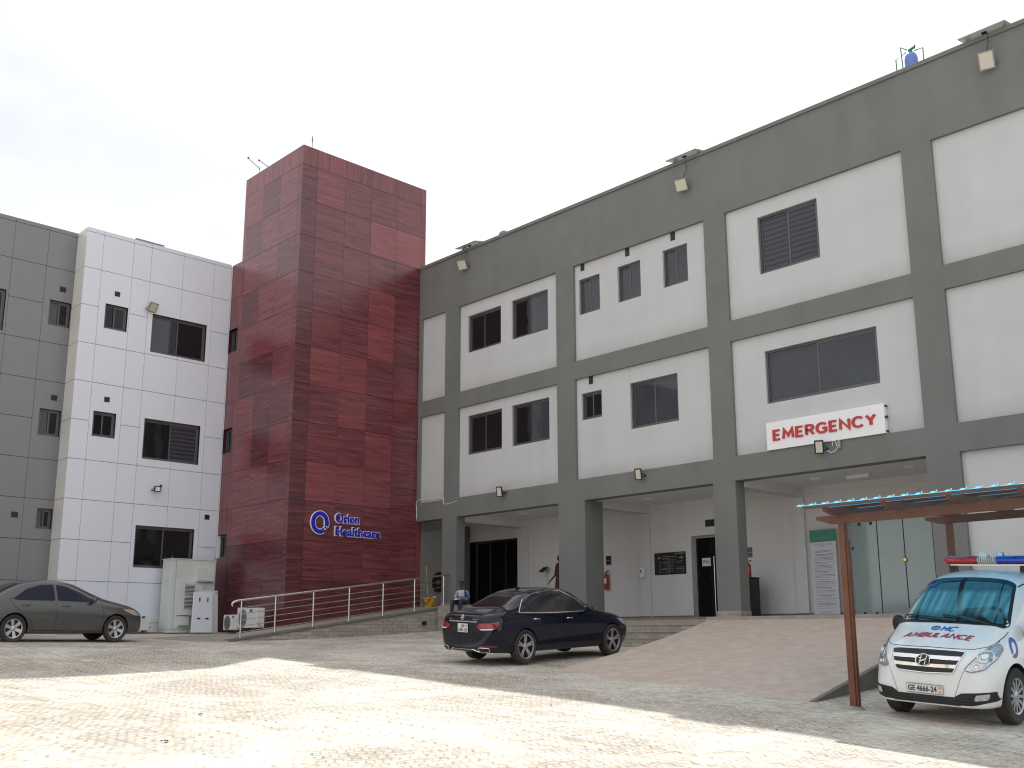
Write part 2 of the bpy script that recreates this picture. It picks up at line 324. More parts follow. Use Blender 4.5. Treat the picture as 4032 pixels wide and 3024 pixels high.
def canopy_reflection_glass():  # teal reflection of the canopy painted as streaks in the base colour
    m = bpy.data.materials.new('windscreen_with_painted_reflection')
    nt, N, L, B = nodes_of(m)
    tc = N.new('ShaderNodeTexCoord'); mp = N.new('ShaderNodeMapping'); mp.inputs['Scale'].default_value = (.35, 10, .35)
    L.new(tc.outputs['Object'], mp.inputs['Vector'])
    n = N.new('ShaderNodeTexNoise'); n.inputs['Scale'].default_value = 1.3; n.inputs['Detail'].default_value = 5; n.inputs['Roughness'].default_value = 0.6
    L.new(mp.outputs['Vector'], n.inputs['Vector'])
    cr = N.new('ShaderNodeValToRGB'); e = cr.color_ramp.elements
    e[0].position = 0.38; e[0].color = (0.018, 0.085, 0.115, 1); e[1].position = 0.62; e[1].color = (0.105, 0.30, 0.34, 1)
    L.new(n.outputs['Fac'], cr.inputs[0])
    # painted reflection ends in dark glass above and below
    sx = N.new('ShaderNodeSeparateXYZ'); L.new(tc.outputs['Object'], sx.inputs[0])
    d = N.new('ShaderNodeMapRange'); d.inputs['From Min'].default_value = 1.30; d.inputs['From Max'].default_value = 1.40
    L.new(sx.outputs[2], d.inputs['Value'])
    u = N.new('ShaderNodeMapRange'); u.inputs['From Min'].default_value = 1.66; u.inputs['From Max'].default_value = 1.60
    L.new(sx.outputs[2], u.inputs['Value'])
    mu = N.new('ShaderNodeMath'); mu.operation = 'MULTIPLY'; L.new(d.outputs['Result'], mu.inputs[0]); L.new(u.outputs['Result'], mu.inputs[1])
    mx = N.new('ShaderNodeMix'); mx.data_type = 'RGBA'; L.new(mu.outputs[0], mx.inputs[0]); mx.inputs[6].default_value = (0.006, 0.022, 0.030, 1)
    L.new(cr.outputs[0], mx.inputs[7]); L.new(mx.outputs[2], B.inputs['Base Color'])
    B.inputs['Roughness'].default_value = 0.02; B.inputs['Specular IOR Level'].default_value = 0.5
    B.inputs['Coat Weight'].default_value = 1.0; B.inputs['Coat IOR'].default_value = 1.9; B.inputs['Coat Roughness'].default_value = 0.02
    return m
M['ws_van'] = canopy_reflection_glass()
M['ws_dark'] = mat('dark_teal_glass_border', (0.010, 0.045, 0.065), rough=0.04, spec=0.5)

# ------------------------------------------------------------------ mesh builder
class MB:
    def __init__(s): s.v = []; s.f = []; s.m = []; s.cols = []
    def add(s, vs, fs, mi=0, col=None):
        o = len(s.v); s.v += [tuple(v) for v in vs]
        for f in fs:
            s.f.append(tuple(i + o for i in f)); s.m.append(mi); s.cols.append(col)
        return s
    def box(s, x0, y0, z0, x1, y1, z1, mi=0, col=None):
        vs = [(x0,y0,z0),(x1,y0,z0),(x1,y1,z0),(x0,y1,z0),(x0,y0,z1),(x1,y0,z1),(x1,y1,z1),(x0,y1,z1)]
        return s.add(vs, [(0,3,2,1),(4,5,6,7),(0,1,5,4),(1,2,6,5),(2,3,7,6),(3,0,4,7)], mi, col)
    def hexa(s, p, mi=0):   # eight points, bottom ring then top ring
        return s.add(p, [(0,3,2,1),(4,5,6,7),(0,1,5,4),(1,2,6,5),(2,3,7,6),(3,0,4,7)], mi)
    def cyl(s, p0, p1, r0, r1=None, n=12, mi=0, caps=True):
        r1 = r0 if r1 is None else r1
        p0 = Vector(p0); p1 = Vector(p1); d = (p1 - p0).normalized()
        a = Vector((0,0,1)) if abs(d.z) < 0.9 else Vector((1,0,0))
        u = d.cross(a).normalized(); w = d.cross(u)
        vs = [p0 + (u*cos(2*pi*i/n) + w*sin(2*pi*i/n))*r0 for i in range(n)] + [p1 + (u*cos(2*pi*i/n) + w*sin(2*pi*i/n))*r1 for i in range(n)]
        fs = [(i, (i+1)%n, n+(i+1)%n, n+i) for i in range(n)]
        if caps: fs += [tuple(range(n-1,-1,-1)), tuple(range(n, 2*n))]
        return s.add(vs, fs, mi)
    def tube(s, pts, r, n=8, mi=0, closed=False):
        P = [Vector(p) for p in pts]; k = len(P); rings = []
        up = Vector((0,0,1))
        for i in range(k):
            if closed: t = (P[(i+1)%k] - P[i-1]).normalized()
            else: t = (P[min(i+1,k-1)] - P[max(i-1,0)]).normalized()
            a = up if abs(t.dot(up)) < 0.95 else Vector((1,0,0))
            u = t.cross(a).normalized(); w = t.cross(u)
            rings.append([P[i] + (u*cos(2*pi*j/n) + w*sin(2*pi*j/n))*r for j in range(n)])
        vs = [p for q in rings for p in q]; fs = []
        for i in range(k if closed else k-1):
            i2 = (i+1) % k
            for j in range(n): fs.append((i*n+j, i*n+(j+1)%n, i2*n+(j+1)%n, i2*n+j))
        if not closed: fs += [tuple(range(n-1,-1,-1)), tuple(range((k-1)*n, k*n))]
        return s.add(vs, fs, mi)
    def lathe(s, prof, c=(0,0,0), axis='z', n=24, mi=0, close=False):
        vs = []; k = len(prof)
        for j in range(n):
            a = 2*pi*j/n
            for (r, h) in prof:
                p = {'z': (r*cos(a), r*sin(a), h), 'y': (r*cos(a), h, r*sin(a)), 'x': (h, r*cos(a), r*sin(a))}[axis]
                vs.append((p[0]+c[0], p[1]+c[1], p[2]+c[2]))
        fs = []
        for j in range(n):
            j2 = (j+1) % n
            for i in range(k if close else k-1):
                i2 = (i+1) % k
                fs.append((j*k+i, j2*k+i, j2*k+i2, j*k+i2))
        return s.add(vs, fs, mi)
    def prism(s, poly, f0, f1, mi=0):
        """poly: 2-D points, f0 and f1 map a 2-D point to the two end faces"""
        n = len(poly); vs = [f0(p) for p in poly] + [f1(p) for p in poly]
        return s.add(vs, [tuple(range(n)), tuple(range(2*n-1, n-1, -1))] + [(i, (i+1)%n, n+(i+1)%n, n+i) for i in range(n)], mi)

def mesh_obj(name, mb, mats, parent=None, smooth=False, bevel=0.0, subd=0, recalc=True, angle=35):
    me = bpy.data.meshes.new(name)
    me.from_pydata(mb.v, [], mb.f)
    if not isinstance(mats, (list, tuple)): mats = [mats]
    for m in mats: me.materials.append(m)
    for p, mi in zip(me.polygons, mb.m): p.material_index = mi
    if any(c is not None for c in mb.cols):
        ca = me.color_attributes.new('pv', 'FLOAT_COLOR', 'CORNER')
        for p, c in zip(me.polygons, mb.cols):
            for li in p.loop_indices: ca.data[li].color = (c or (0.4, 0, 0)) + (1.0,)
    if recalc:
        bm = bmesh.new(); bm.from_mesh(me); bmesh.ops.recalc_face_normals(bm, faces=bm.faces); bm.to_mesh(me); bm.free()
    o = bpy.data.objects.new(name, me); COL.objects.link(o)
    if parent is not None: o.parent = parent
    if smooth:
        for p in me.polygons: p.use_smooth = True
        me.set_sharp_from_angle(angle=radians(angle))
    if subd:
        md = o.modifiers.new('sub', 'SUBSURF'); md.levels = subd; md.render_levels = subd
    if bevel:
        md = o.modifiers.new('bev', 'BEVEL'); md.width = bevel; md.segments = 2; md.limit_method = 'ANGLE'; md.angle_limit = radians(40)
    return o

def tag(o, label, cat, group=None, kind=None):
    if label: o['label'] = label
    if cat: o['category'] = cat
    if group: o['group'] = group
    if kind: o['kind'] = kind
    return o

def thing(name, label, cat, loc=(0,0,0), rot=(0,0,0), group=None, scale=(1,1,1)):
    o = bpy.data.objects.new(name, None); COL.objects.link(o)
    o.location = loc; o.rotation_euler = rot; o.scale = scale; o.empty_display_size = 0.2
    return tag(o, label, cat, group)

def wpart(name, mb, mats, root, **k):
    """a part whose mesh is given in world coordinates under an unrotated thing"""
    L = root.location
    mb.v = [(x - L.x, y - L.y, z - L.z) for x, y, z in mb.v]
    return mesh_obj(name, mb, mats, root, **k)

def struct(name, mb, mats, **k):
    o = mesh_obj(name, mb, mats, **k); o['kind'] = 'structure'; return o

def copy_tree(o, parent=None):
    c = o.copy(); COL.objects.link(c)
    if parent is not None: c.parent = parent
    for ch in list(o.children): copy_tree(ch, c)
    return c

def text_mesh(txt, width=None, height=None, depth=0.0, offset=0.0, align='LEFT', shear=0.0, res=3, space=1.0, line=1.0):
    """flat or extruded lettering in the xy plane, origin at its lower left (or centre), scaled to width / cap height"""
    cu = bpy.data.curves.new('t', 'FONT'); cu.body = txt; cu.size = 1; cu.extrude = depth; cu.offset = offset; cu.shear = shear
    cu.resolution_u = res; cu.space_character = space; cu.space_line = line; cu.align_x = align
    ob = bpy.data.objects.new('t', cu); COL.objects.link(ob)
    dg = bpy.context.evaluated_depsgraph_get(); me = bpy.data.meshes.new_from_object(ob.evaluated_get(dg))
    bpy.data.objects.remove(ob); bpy.data.curves.remove(cu)
    vs = [v.co.copy() for v in me.vertices]; fs = [tuple(p.vertices) for p in me.polygons]; bpy.data.meshes.remove(me)
    x0 = min(v.x for v in vs); x1 = max(v.x for v in vs); y0 = min(v.y for v in vs); y1 = max(v.y for v in vs)
    sx = width/(x1-x0) if width else None; sy = height/(y1-y0) if height else None
    sx = sx or sy; sy = sy or sx
    cxx = x0 if align == 'LEFT' else (x0+x1)/2
    return [Vector(((v.x-cxx)*sx, (v.y-y0)*sy, v.z)) for v in vs], fs

STROKES = {
 'E': (.50, [[(.5, 0), (0, 0), (0, 1), (.5, 1)], [(0, .5), (.44, .5)]]),
 'M': (.80, [[(0, 0), (.06, 1), (.40, .28), (.74, 1), (.80, 0)]]),
 'R': (.56, [[(0, 0), (0, 1), (.28, 1), (.45, .95), (.53, .84), (.53, .66), (.45, .54), (.28, .49), (0, .49)], [(.27, .49), (.56, 0)]]),
 'G': (.74, [[(.70, .83), (.56, .96), (.38, 1), (.20, .95), (.07, .81), (0, .60), (0, .40), (.07, .19), (.20, .05), (.38, 0), (.56, .04), (.70, .15), (.70, .46), (.42, .46)]]),
 'N': (.66, [[(0, 0), (0, 1), (.66, 0), (.66, 1)]]),
 'C': (.72, [[(.70, .83), (.56, .96), (.38, 1), (.20, .95), (.07, .81), (0, .60), (0, .40), (.07, .19), (.20, .05), (.38, 0), (.56, .04), (.70, .17)]]),
 'Y': (.62, [[(0, 1), (.31, .48), (.62, 1)], [(.31, .48), (.31, 0)]]),
 'A': (.70, [[(0, 0), (.35, 1), (.70, 0)], [(.13, .30), (.57, .30)]]),
 'B': (.54, [[(.27, .52), (.42, .58), (.48, .70), (.46, .86), (.38, .96), (.25, 1), (0, 1), (0, 0), (.28, 0), (.44, .05), (.52, .17), (.52, .34), (.44, .46), (.30, .52), (0, .52)]]),
 'U': (.62, [[(0, 1), (0, .30), (.08, .10), (.20, .02), (.31, 0), (.42, .02), (.54, .10), (.62, .30), (.62, 1)]]),
 'L': (.46, [[(0, 1), (0, 0), (.46, 0)]]), 'H': (.62, [[(0, 0), (0, 1)], [(.62, 0), (.62, 1)], [(0, .5), (.62, .5)]]),
}
def stroke_text(txt, width, height, th=.2, gap=.30, shear=0.0):
    """bold lettering from mitred strokes; returns 2-D outlines: a list of quads per stroke"""
    pen = 0; quads = []
    for ch in txt:
        w, lines = STROKES[ch]
        for ln in lines:
            P_ = [Vector((pen + p[0], p[1])) for p in ln]; n = len(P_); L_ = []; R_ = []
            for i in range(n):
                a = (P_[i]-P_[i-1]).normalized() if i else (P_[1]-P_[0]).normalized()
                b = (P_[i+1]-P_[i]).normalized() if i < n-1 else a
                na = Vector((-a.y, a.x)); nb = Vector((-b.y, b.x)); m = (na+nb).normalized(); k = min(1/max(m.dot(na), .35), 2.2)
                L_.append(P_[i] + m*k*th/2); R_.append(P_[i] - m*k*th/2)
            quads.append([(L_[i], L_[i+1], R_[i+1], R_[i]) for i in range(n-1)])
        pen += w + gap
    xs = [p.x for q in quads for f in q for p in f]; ys = [p.y for q in quads for f in q for p in f]
    x0, x1, y0, y1 = min(xs), max(xs), min(ys), max(ys)
    return [[tuple(((p.x-x0)/(x1-x0)*width + shear*(p.y-y0)/(y1-y0)*height, (p.y-y0)/(y1-y0)*height) for p in f) for f in q] for q in quads]

def bezier_cable(pts, n=6):
    P = [Vector(p) for p in pts]; out = []
    for i in range(len(P)-1):
        p0 = P[max(i-1,0)]; p1 = P[i]; p2 = P[i+1]; p3 = P[min(i+2,len(P)-1)]
        for k in range(n):
            t = k/n
            out.append(0.5*((2*p1) + (p2-p0)*t + (2*p0-5*p1+4*p2-p3)*t*t + (3*p1-p0-3*p2+p3)*t**3))
    out.append(P[-1]); return out
# ------------------------------------------------------------------ layout constants (metres)
YR, XL, XG, XT, YT, YB = 23.62, -34.93, -35.82, -30.03, 18.13, 27.14
GC = (-.318, -.085, -.034, -.00044, .00289, .00128)
def gz(x, y):
    x = max(-48, min(6, x)); y = max(-8, min(24.5, y))
    z = GC[0] + GC[1]*x + GC[2]*y + GC[3]*x*x + GC[4]*y*y + GC[5]*x*y
    z -= 0.09*math.exp(-(((x+14.4)/1.5)**2 + ((y-16.2)/1.8)**2)/2)
    z -= 0.10*math.exp(-(((x+20)/3.0)**2 + ((y-22.6)/1.5)**2)/2)
    z -= 0.27*math.exp(-(((x+19.5)/4.2)**2 + ((y-5.0)/4.4)**2)/2)
    return z

def pos_on(plane):   # plane: 'y' faces -y, 'x' faces +x ; returns map (u, z, outward) -> point
    ax, v = plane
    if ax == 'y': return lambda u, z, d: (u, v - d, z)
    return lambda u, z, d: (v + d, u, z)
def fbox(mb, F, u0, u1, z0, z1, d0, d1, mi=0, col=None):
    p = [F(u0,z0,d0), F(u1,z0,d0), F(u1,z0,d1), F(u0,z0,d1), F(u0,z1,d0), F(u1,z1,d0), F(u1,z1,d1), F(u0,z1,d1)]
    return mb.add(p, [(0,3,2,1),(4,5,6,7),(0,1,5,4),(1,2,6,5),(2,3,7,6),(3,0,4,7)], mi, col)
def cutrect(r, holes):
    out = [r]
    for h in holes:
        nxt = []
        for (a, b, c, d) in out:
            if h[0] >= b or h[1] <= a or h[2] >= d or h[3] <= c: nxt.append((a, b, c, d)); continue
            x0, x1 = max(a, h[0]), min(b, h[1])
            if h[0] > a: nxt.append((a, h[0], c, d))
            if h[1] < b: nxt.append((h[1], b, c, d))
            if h[2] > c: nxt.append((x0, x1, c, h[2]))
            if h[3] < d: nxt.append((x0, x1, h[3], d))
        out = nxt
    return [r for r in out if r[1]-r[0] > 0.004 and r[3]-r[2] > 0.004]

def sliding_window(root, F, u0, u1, z0, z1, d, split=0.5, gl=('glass', 'glass'), fr='frame', fw=0.055, swap=False, reveal=None, name='window'):
    """aluminium sliding window: outer frame (the part) with two sashes and a pane in each"""
    mb = MB(); t = 0.07
    fbox(mb, F, u0, u1, z0, z0+fw, d-t, d); fbox(mb, F, u0, u1, z1-fw, z1, d-t, d)
    fbox(mb, F, u0, u0+fw, z0+fw, z1-fw, d-t, d); fbox(mb, F, u1-fw, u1, z0+fw, z1-fw, d-t, d)
    w = wpart(name, mb, M[fr], root); w['_'] = 1; del w['_']
    um = u0 + (u1-u0)*split
    for k, (a, b) in enumerate(((u0+fw, um+0.025), (um-0.025, u1-fw))):
        dd = d - (0.055 if (k == 0) != swap else 0.018)
        sw = 0.045; s = MB()
        fbox(s, F, a, b, z0+fw, z0+fw+sw, dd-0.028, dd); fbox(s, F, a, b, z1-fw-sw, z1-fw, dd-0.028, dd)
        fbox(s, F, a, a+sw, z0+fw+sw, z1-fw-sw, dd-0.028, dd); fbox(s, F, b-sw, b, z0+fw+sw, z1-fw-sw, dd-0.028, dd)
        sub(w, 'sash', s, M[fr])
        p = MB(); fbox(p, F, a+sw, b-sw, z0+fw+sw, z1-fw-sw, dd-0.020, dd-0.012)
        sub(w, 'pane', p, M[gl[k]])
    if reveal:
        r = MB(); q = 0.022
        fbox(r, F, u0-q, u0, z0-q, z1+q, d-0.05, reveal[1]); fbox(r, F, u1, u1+q, z0-q, z1+q, d-0.05, reveal[1])
        fbox(r, F, u0, u1, z1, z1+q, d-0.05, reveal[1]); fbox(r, F, u0, u1, z0-q, z0, d-0.05, reveal[1])
        sub(w, 'reveal', r, M[reveal[0]])
    return w
def sub(parent, name, mb, mats, **k):
    """a sub-part given in world coordinates; its part's mesh is local to the thing's empty"""
    L = parent.parent.location
    mb.v = [(x - L.x, y - L.y, z - L.z) for x, y, z in mb.v]
    return mesh_obj(name, mb, mats, parent, **k)
def vent(root, F, u, z, d, w=0.17, h=0.25):
    mb = MB(); fbox(mb, F, u-w/2, u+w/2, z-h/2, z+h/2, d-0.02, d+0.012)
    for i in range(4):
        zz = z-h/2+h*(i+0.5)/4; fbox(mb, F, u-w/2+0.02, u+w/2-0.02, zz-0.008, zz+0.008, d+0.012, d+0.02)
    wpart('vent_grille', mb, M['black'], root)

# ------------------------------------------------------------------ ground
def axis(vals):
    out = []
    for (a, b, st) in vals:
        n = max(1, round((b-a)/st)); out += [a + (b-a)*i/n for i in range(n)]
    return out + [vals[-1][1]]
gx = axis([(-400, -48, 44), (-48, -24, 1.0), (-24, 6, 0.4), (6, 400, 40)])
gy = axis([(-400, -8, 40), (-8, 3, 1.0), (3, 24.5, 0.4), (24.5, 400, 40)])
mb = MB(); nx, ny = len(gx), len(gy)
mb.add([(x, y, gz(x, y)) for y in gy for x in gx], [(j*nx+i, j*nx+i+1, (j+1)*nx+i+1, (j+1)*nx+i) for j in range(ny-1) for i in range(nx-1)])
struct('ground', mb, M['pavers'], smooth=True, angle=180)

# broad tiled vehicle ramp up to the emergency entrance
def ramp_pt(s, t, off=0.0):
    xa = -16.62 + 0.75*t + 0.42*sin(pi*t); xb = -9.72 + 0.55*t
    x = xa + (xb-xa)*s; y = 23.5 + (16.25 - 0.75*s - 23.5)*t
    zt = 1.945; zb = gz(x, y) + 0.012 if t > 0.999 else None
    zb = gz(-15.87 + 6.7*s, 16.25 - 0.75*s) - 0.03 + .03*s**3
    return (x, y, zt + (zb-zt)*t + off)
mb = MB(); n = 24
mb.add([ramp_pt(i/n, j/n) for j in range(n+1) for i in range(n+1)], [(j*(n+1)+i, j*(n+1)+i+1, (j+1)*(n+1)+i+1, (j+1)*(n+1)+i) for j in range(n) for i in range(n)])
rt = thing('vehicle_ramp', 'broad pinkish tiled ramp rising from the paved yard to the emergency entrance', 'ramp', (-13, 20, 1.0))
wpart('ramp_surface', mb, M['ramp'], rt)
for s_, sg in ((0.0, -1), (1.0, 1)):
    mb = MB(); top = [ramp_pt(s_, j/12, 0.012 if s_ else -0.004) for j in range(13)]
    for j in range(12):
        a, b = top[j], top[j+1]; w = 0.10*sg
        mb.hexa([(a[0], a[1], gz(*a[:2])-.3), (a[0]+w, a[1], gz(*a[:2])-.3), (b[0]+w, b[1], gz(*b[:2])-.3), (b[0], b[1], gz(*b[:2])-.3),
                 a, (a[0]+w, a[1], a[2]), (b[0]+w, b[1], b[2]), b])
    wpart('ramp_side_wall', mb, M['ramp_side' if s_ else 'ramp'], rt)

# pedestrian ramp along the red tower
def pr_z(y): return 1.39 + (y - 15.15) * (2.50 - 1.39) / (23.6 - 15.15)
pr = thing('pedestrian_ramp', 'narrow sloping ramp with split stone side wall beside the red tower', 'ramp', (-29, 19, 1.5))
mb = MB()
pts = [(-30.9, 13.9), (-28.05, 15.05), (-28.05, 23.6), (-30.0, 23.6), (-30.0, 18.1), (-31.6, 16.2)]
ys = [15.05 + i*(23.6-15.05)/10 for i in range(11)]
for i in range(10):
    a, b = ys[i], ys[i+1]
    mb.hexa([(-30.02, a, 0.9), (-28.07, a, 0.9), (-28.07, b, 0.9), (-30.02, b, 0.9), (-30.02, a, pr_z(a)), (-28.07, a, pr_z(a)), (-28.07, b, pr_z(b)), (-30.02, b, pr_z(b))])
# the flared foot of the ramp
foot = [(-27.98, 15.05), (-30.02, 15.05), (-30.02, 18.1), (-30.9, 18.1), (-32.2, 15.9), (-30.9, 14.0), (-28.5, 14.2)]
mb.prism(foot, lambda p: (p[0], p[1], gz(*p)-.25), lambda p: (p[0], p[1], gz(*p)+(.035 if p[1] > 15 and p[0] > -31 else .008)))
wpart('ramp_surface', mb, M['ramp_grey'], pr)
mb = MB()
for i in range(10):
    a, b = ys[i], ys[i+1]
    mb.hexa([(-28.07, a, 0.8), (-28.0, a, 0.8), (-28.0, b, 0.8), (-28.07, b, 0.8), (-28.07, a, pr_z(a)-.07), (-28.0, a, pr_z(a)-.07), (-28.0, b, pr_z(b)-.07), (-28.07, b, pr_z(b)-.07)])
wpart('ramp_side_wall', mb, M['slate_y'], pr)
mb = MB()
for i in range(10):
    a, b = ys[i], ys[i+1]
    mb.hexa([(-28.17, a, pr_z(a)-.055), (-27.96, a, pr_z(a)-.055), (-27.96, b, pr_z(b)-.055), (-28.17, b, pr_z(b)-.055), (-28.17, a, pr_z(a)+.012), (-27.96, a, pr_z(a)+.012), (-27.96, b, pr_z(b)+.012), (-28.17, b, pr_z(b)+.012)])
wpart('kerb', mb, M['kerb'], pr)
mb = MB(); mb.cyl((-28.05, 22.42, 1.90), (-27.90, 22.42, 1.90), 0.072, n=16); mb.lathe([(0.055, 0.0), (0.055, 0.004)], (-27.895, 22.42, 1.90), 'x', 16)
wpart('drain_pipe', mb, M['black'], pr)
# kerb strip at the foot of the white building
mb = MB()
for i in range(12):
    y = 9 + i*0.75; mb.box(-34.35, y+.003, gz(-34.3, y)-.2, -34.22, y+.747, gz(-34.3, y)+0.045)
struct('pavement_edging', mb, M['kerb'])
mb = MB(); mb.box(-34.93, 9, 1.2, -34.35, 18.1, 1.63)
struct('pavement', mb, M['ramp_grey'])

# ------------------------------------------------------------------ right building (rendered, grey frame and white infill)
HB = thing('hospital_building', 'long three storey building with grey painted frame, white infill walls and open veranda', 'building', (-18, 24, 1.9))
F = pos_on(('y', YR))
XE = -3.3
ROOF, CAPZ = 15.71, 15.60
cols_up = [(-28.43, -27.66), (-22.63, -21.83), (-16.55, -15.81), (-10.45, -9.68), (-4.0, XE)]
bays = [(-29.87, -28.43), (-27.66, -22.63), (-21.83, -16.55), (-15.81, -10.45), (-9.68, -4.0)]
UP = (10.24, 13.54); LO = (6.34, 9.64)
mb = MB()
for seg in cutrect((-30.02, XE, 5.66, CAPZ), [(a, b, *UP) for a, b in bays] + [(a, b, *LO) for a, b in bays] + [(-9.68, -4.0, 5.0, 5.66)]):
    fbox(mb, F, *seg, -0.12, 0)
wpart('facade_frame', mb, M['grey'], HB)
# each column from the floor to the beam
for a, b, zb, dep in ((-28.49, -27.70, 2.62, 0.40), (-22.63, -21.48, 2.15, 0.85), (-16.61, -15.86, 2.12, 0.44), (-10.47, -9.68, 1.9, 0.44)):
    mb = MB(); mb.box(a, YR, zb, b, YR+dep, 5.66); wpart('column', mb, M['grey'], HB)
    mb = MB(); mb.box(a-.015, YR-.02, zb-.17, b+.015, YR+dep+.02, zb); wpart('column_base', mb, M['slate_x'], HB)
mb = MB()
fbox(mb, F, -9.68, XE, 0.3, 5.66, -0.45, -0.13); wpart('ground_infill_wall', mb, M['white'], HB)
mb = MB(); fbox(mb, F, -4.0, XE, 0.3, 5.66, -0.12, 0); wpart('column', mb, M['grey'], HB)
mb = MB(); fbox(mb, F, -30.02, -9.68, 5.665, 6.3, -0.42, -0.125); wpart('beam', mb, M['grey'], HB)
wins = {  # bay index, row: list of (u0,u1,z0,z1,split,(glass,glass),swap)
    (1, 'u'): [(-27.25, -25.46, 11.67, 13.08, .47, ('glass', 'glass'), 0), (-24.90, -23.11, 11.67, 13.10, .5, ('glass', 'glass_g'), 0)],
    (1, 'l'): [(-27.22, -25.41, 7.85, 9.29, .49, ('glass', 'glass'), 0), (-24.90, -23.09, 7.85, 9.29, .5, ('glass', 'glass_g'), 0)],
    (2, 'u'): [(-21.67, -20.75, 11.81, 13.03, .5, ('glass_g', 'glass_g'), 0), (-19.99, -19.05, 11.83, 13.03, .5, ('glass_g', 'glass_g'), 0), (-18.17, -17.24, 11.86, 13.06, .5, ('glass_g', 'glass_g'), 0)],
    (2, 'l'): [(-21.63, -20.76, 8.26, 9.14, .5, ('glass', 'glass'), 0), (-19.60, -17.77, 7.67, 9.12, .5, ('glass_g', 'glass_g'), 0)],
    (3, 'u'): [(-14.79, -12.91, 11.39, 13.09, .5, ('glass_b', 'glass_b'), 0)],
    (3, 'l'): [(-14.78, -11.51, 7.66, 9.15, .48, ('glass_g', 'glass_g'), 0)],
}
for bi, (a, b) in enumerate(bays):
    for row, (z0, z1) in (('u', UP), ('l', LO)):
        W = wins.get((bi, row), [])
        mb = MB()
        for seg in cutrect((a, b, z0, z1), [(w[0], w[1], w[2], w[3]) for w in W]): fbox(mb, F, *seg, -0.32, -0.10)
        wpart('infill_panel', mb, M['white'], HB)
        for w in W:
            sliding_window(HB, F, w[0], w[1], w[2], w[3], -0.17, w[4], w[5], swap=bool(w[6]))
for u, z in ((-21.485, 13.44), (-19.555, 13.41), (-17.75, 13.41), (-21.205, 9.52)): vent(HB, F, u, z, -0.10)
mb = MB()
fbox(mb, F, -30.02, XE, CAPZ, ROOF, -0.35, 0.045); wpart('parapet_coping', mb, M['grey'], HB)
mb = MB(); mb.box(-34.0, YR+.13, 15.0, XE, 36, 15.2); mb.box(XE-.3, YR+.13, 0.3, XE-.001, 36, 15.55); mb.box(-44, 35.8, 0.3, XE, 36, 15.55); wpart('roof', mb, M['grey'], HB)
mb = MB(); mb.box(-42, YR+.43, 6.32, XE, 36, 6.5); wpart('upper_floor_slab', mb, M['ceiling'], HB)
# veranda
mb = MB(); mb.box(-36, YR+.43, 5.80, -9.7, YB+.3, 5.9); wpart('ceiling', mb, M['ceiling'], HB)
for a, b in ((-28.3, -27.8), (-22.11, -21.68), (-16.19, -15.82)):
    mb = MB(); mb.box(a, YR+.43, 5.52, b, YB, 5.80); wpart('ceiling_beam', mb, M['cream'], HB)
mb = MB()
holes = [(-31.35, -28.20, 2.50, 5.16), (-20.03, -18.35, 1.965, 4.64), (-14.60, -11.2, 1.965, 4.74)]
for seg in cutrect((-36, -9.7, 1.0, 5.8), holes): mb.box(seg[0], YB, seg[2], seg[1], YB+.25, seg[3])
wpart('veranda_back_wall', mb, M['cream'], HB)
for a, b in ((-22.11, -21.68), (-16.19, -15.82), (-28.1, -27.55)):
    mb = MB(); mb.box(a, YB-.10, 1.9, b, YB+.01, 5.52)
    wpart('pilaster', mb, M['cream'], HB)
mb = MB(); mb.box(-27.6, YB-.05, 5.60, -9.7, YB+.001, 5.80); wpart('cornice', mb, M['cream'], HB)
for a, b, d0, d1 in ((-21.68, -20.05, .015, 0), (-18.3, -16.19, .015, 0), (-15.82, -14.65, .015, 0), (-24.5, -22.11, .015, 0), (-22.11, -21.68, .118, .10), (-16.19, -15.82, .118, .10)):
    mb = MB(); mb.box(a, YB-d0, 1.965, b, YB-d1, 2.10); wpart('skirting', mb, M['kerb'], HB)
mb = MB(); mb.box(-9.68, YR+.46, 0.3, -9.5, YB+.3, 5.8); wpart('veranda_end_wall', mb, M['cream'], HB)
mb = MB(); mb.box(-36.2, YR+.2, 0.3, -36, YB+.3, 5.8); mb.box(-31.2, YB-.12, 2.5, -30.95, YB, 5.8); wpart('inner_wall', mb, M['grey'], HB)
mb = MB(); mb.box(-36, YB+2.2, 1.0, -9.7, YB+2.3, 5.8); wpart('room_wall', mb, M['darkint'], HB)
# floors and steps
mb = MB(); mb.box(-24.55, 23.10, 0.9, -9.70, YB+2.2, 1.965); wpart('veranda_floor', mb, M['ramp_grey'], HB)
mb = MB(); mb.box(-36, 23.62, 0.9, -24.56, YB+2.2, 2.50); mb.box(-27.95, 23.0, 0.9, -24.56, 23.62, 2.50); wpart('raised_floor', mb, M['slate_x'], HB)
st = thing('entrance_steps', 'three wide stone steps up to the veranda, partly hidden by the dark sedan', 'steps', (-20, 22.8, 1.4))
for i, (y, z) in enumerate(((22.80, 1.775), (22.50, 1.59), (22.2, 1.40))):
    mb = MB(); mb.box(-24.5, y, z-.45, -16.64, y+.299, z-.03); wpart('riser', mb, M['slate_x'], st)
    mb = MB(); mb.box(-24.5, y-.025, z-.03, -16.64, y+.299, z); wpart('tread', mb, M['steel'] if False else M['ramp_grey'], st)
mb = MB(); mb.box(-24.5, 23.07, 1.935, -16.64, 23.12, 1.97); wpart('nosing', mb, M['kerb'], st)

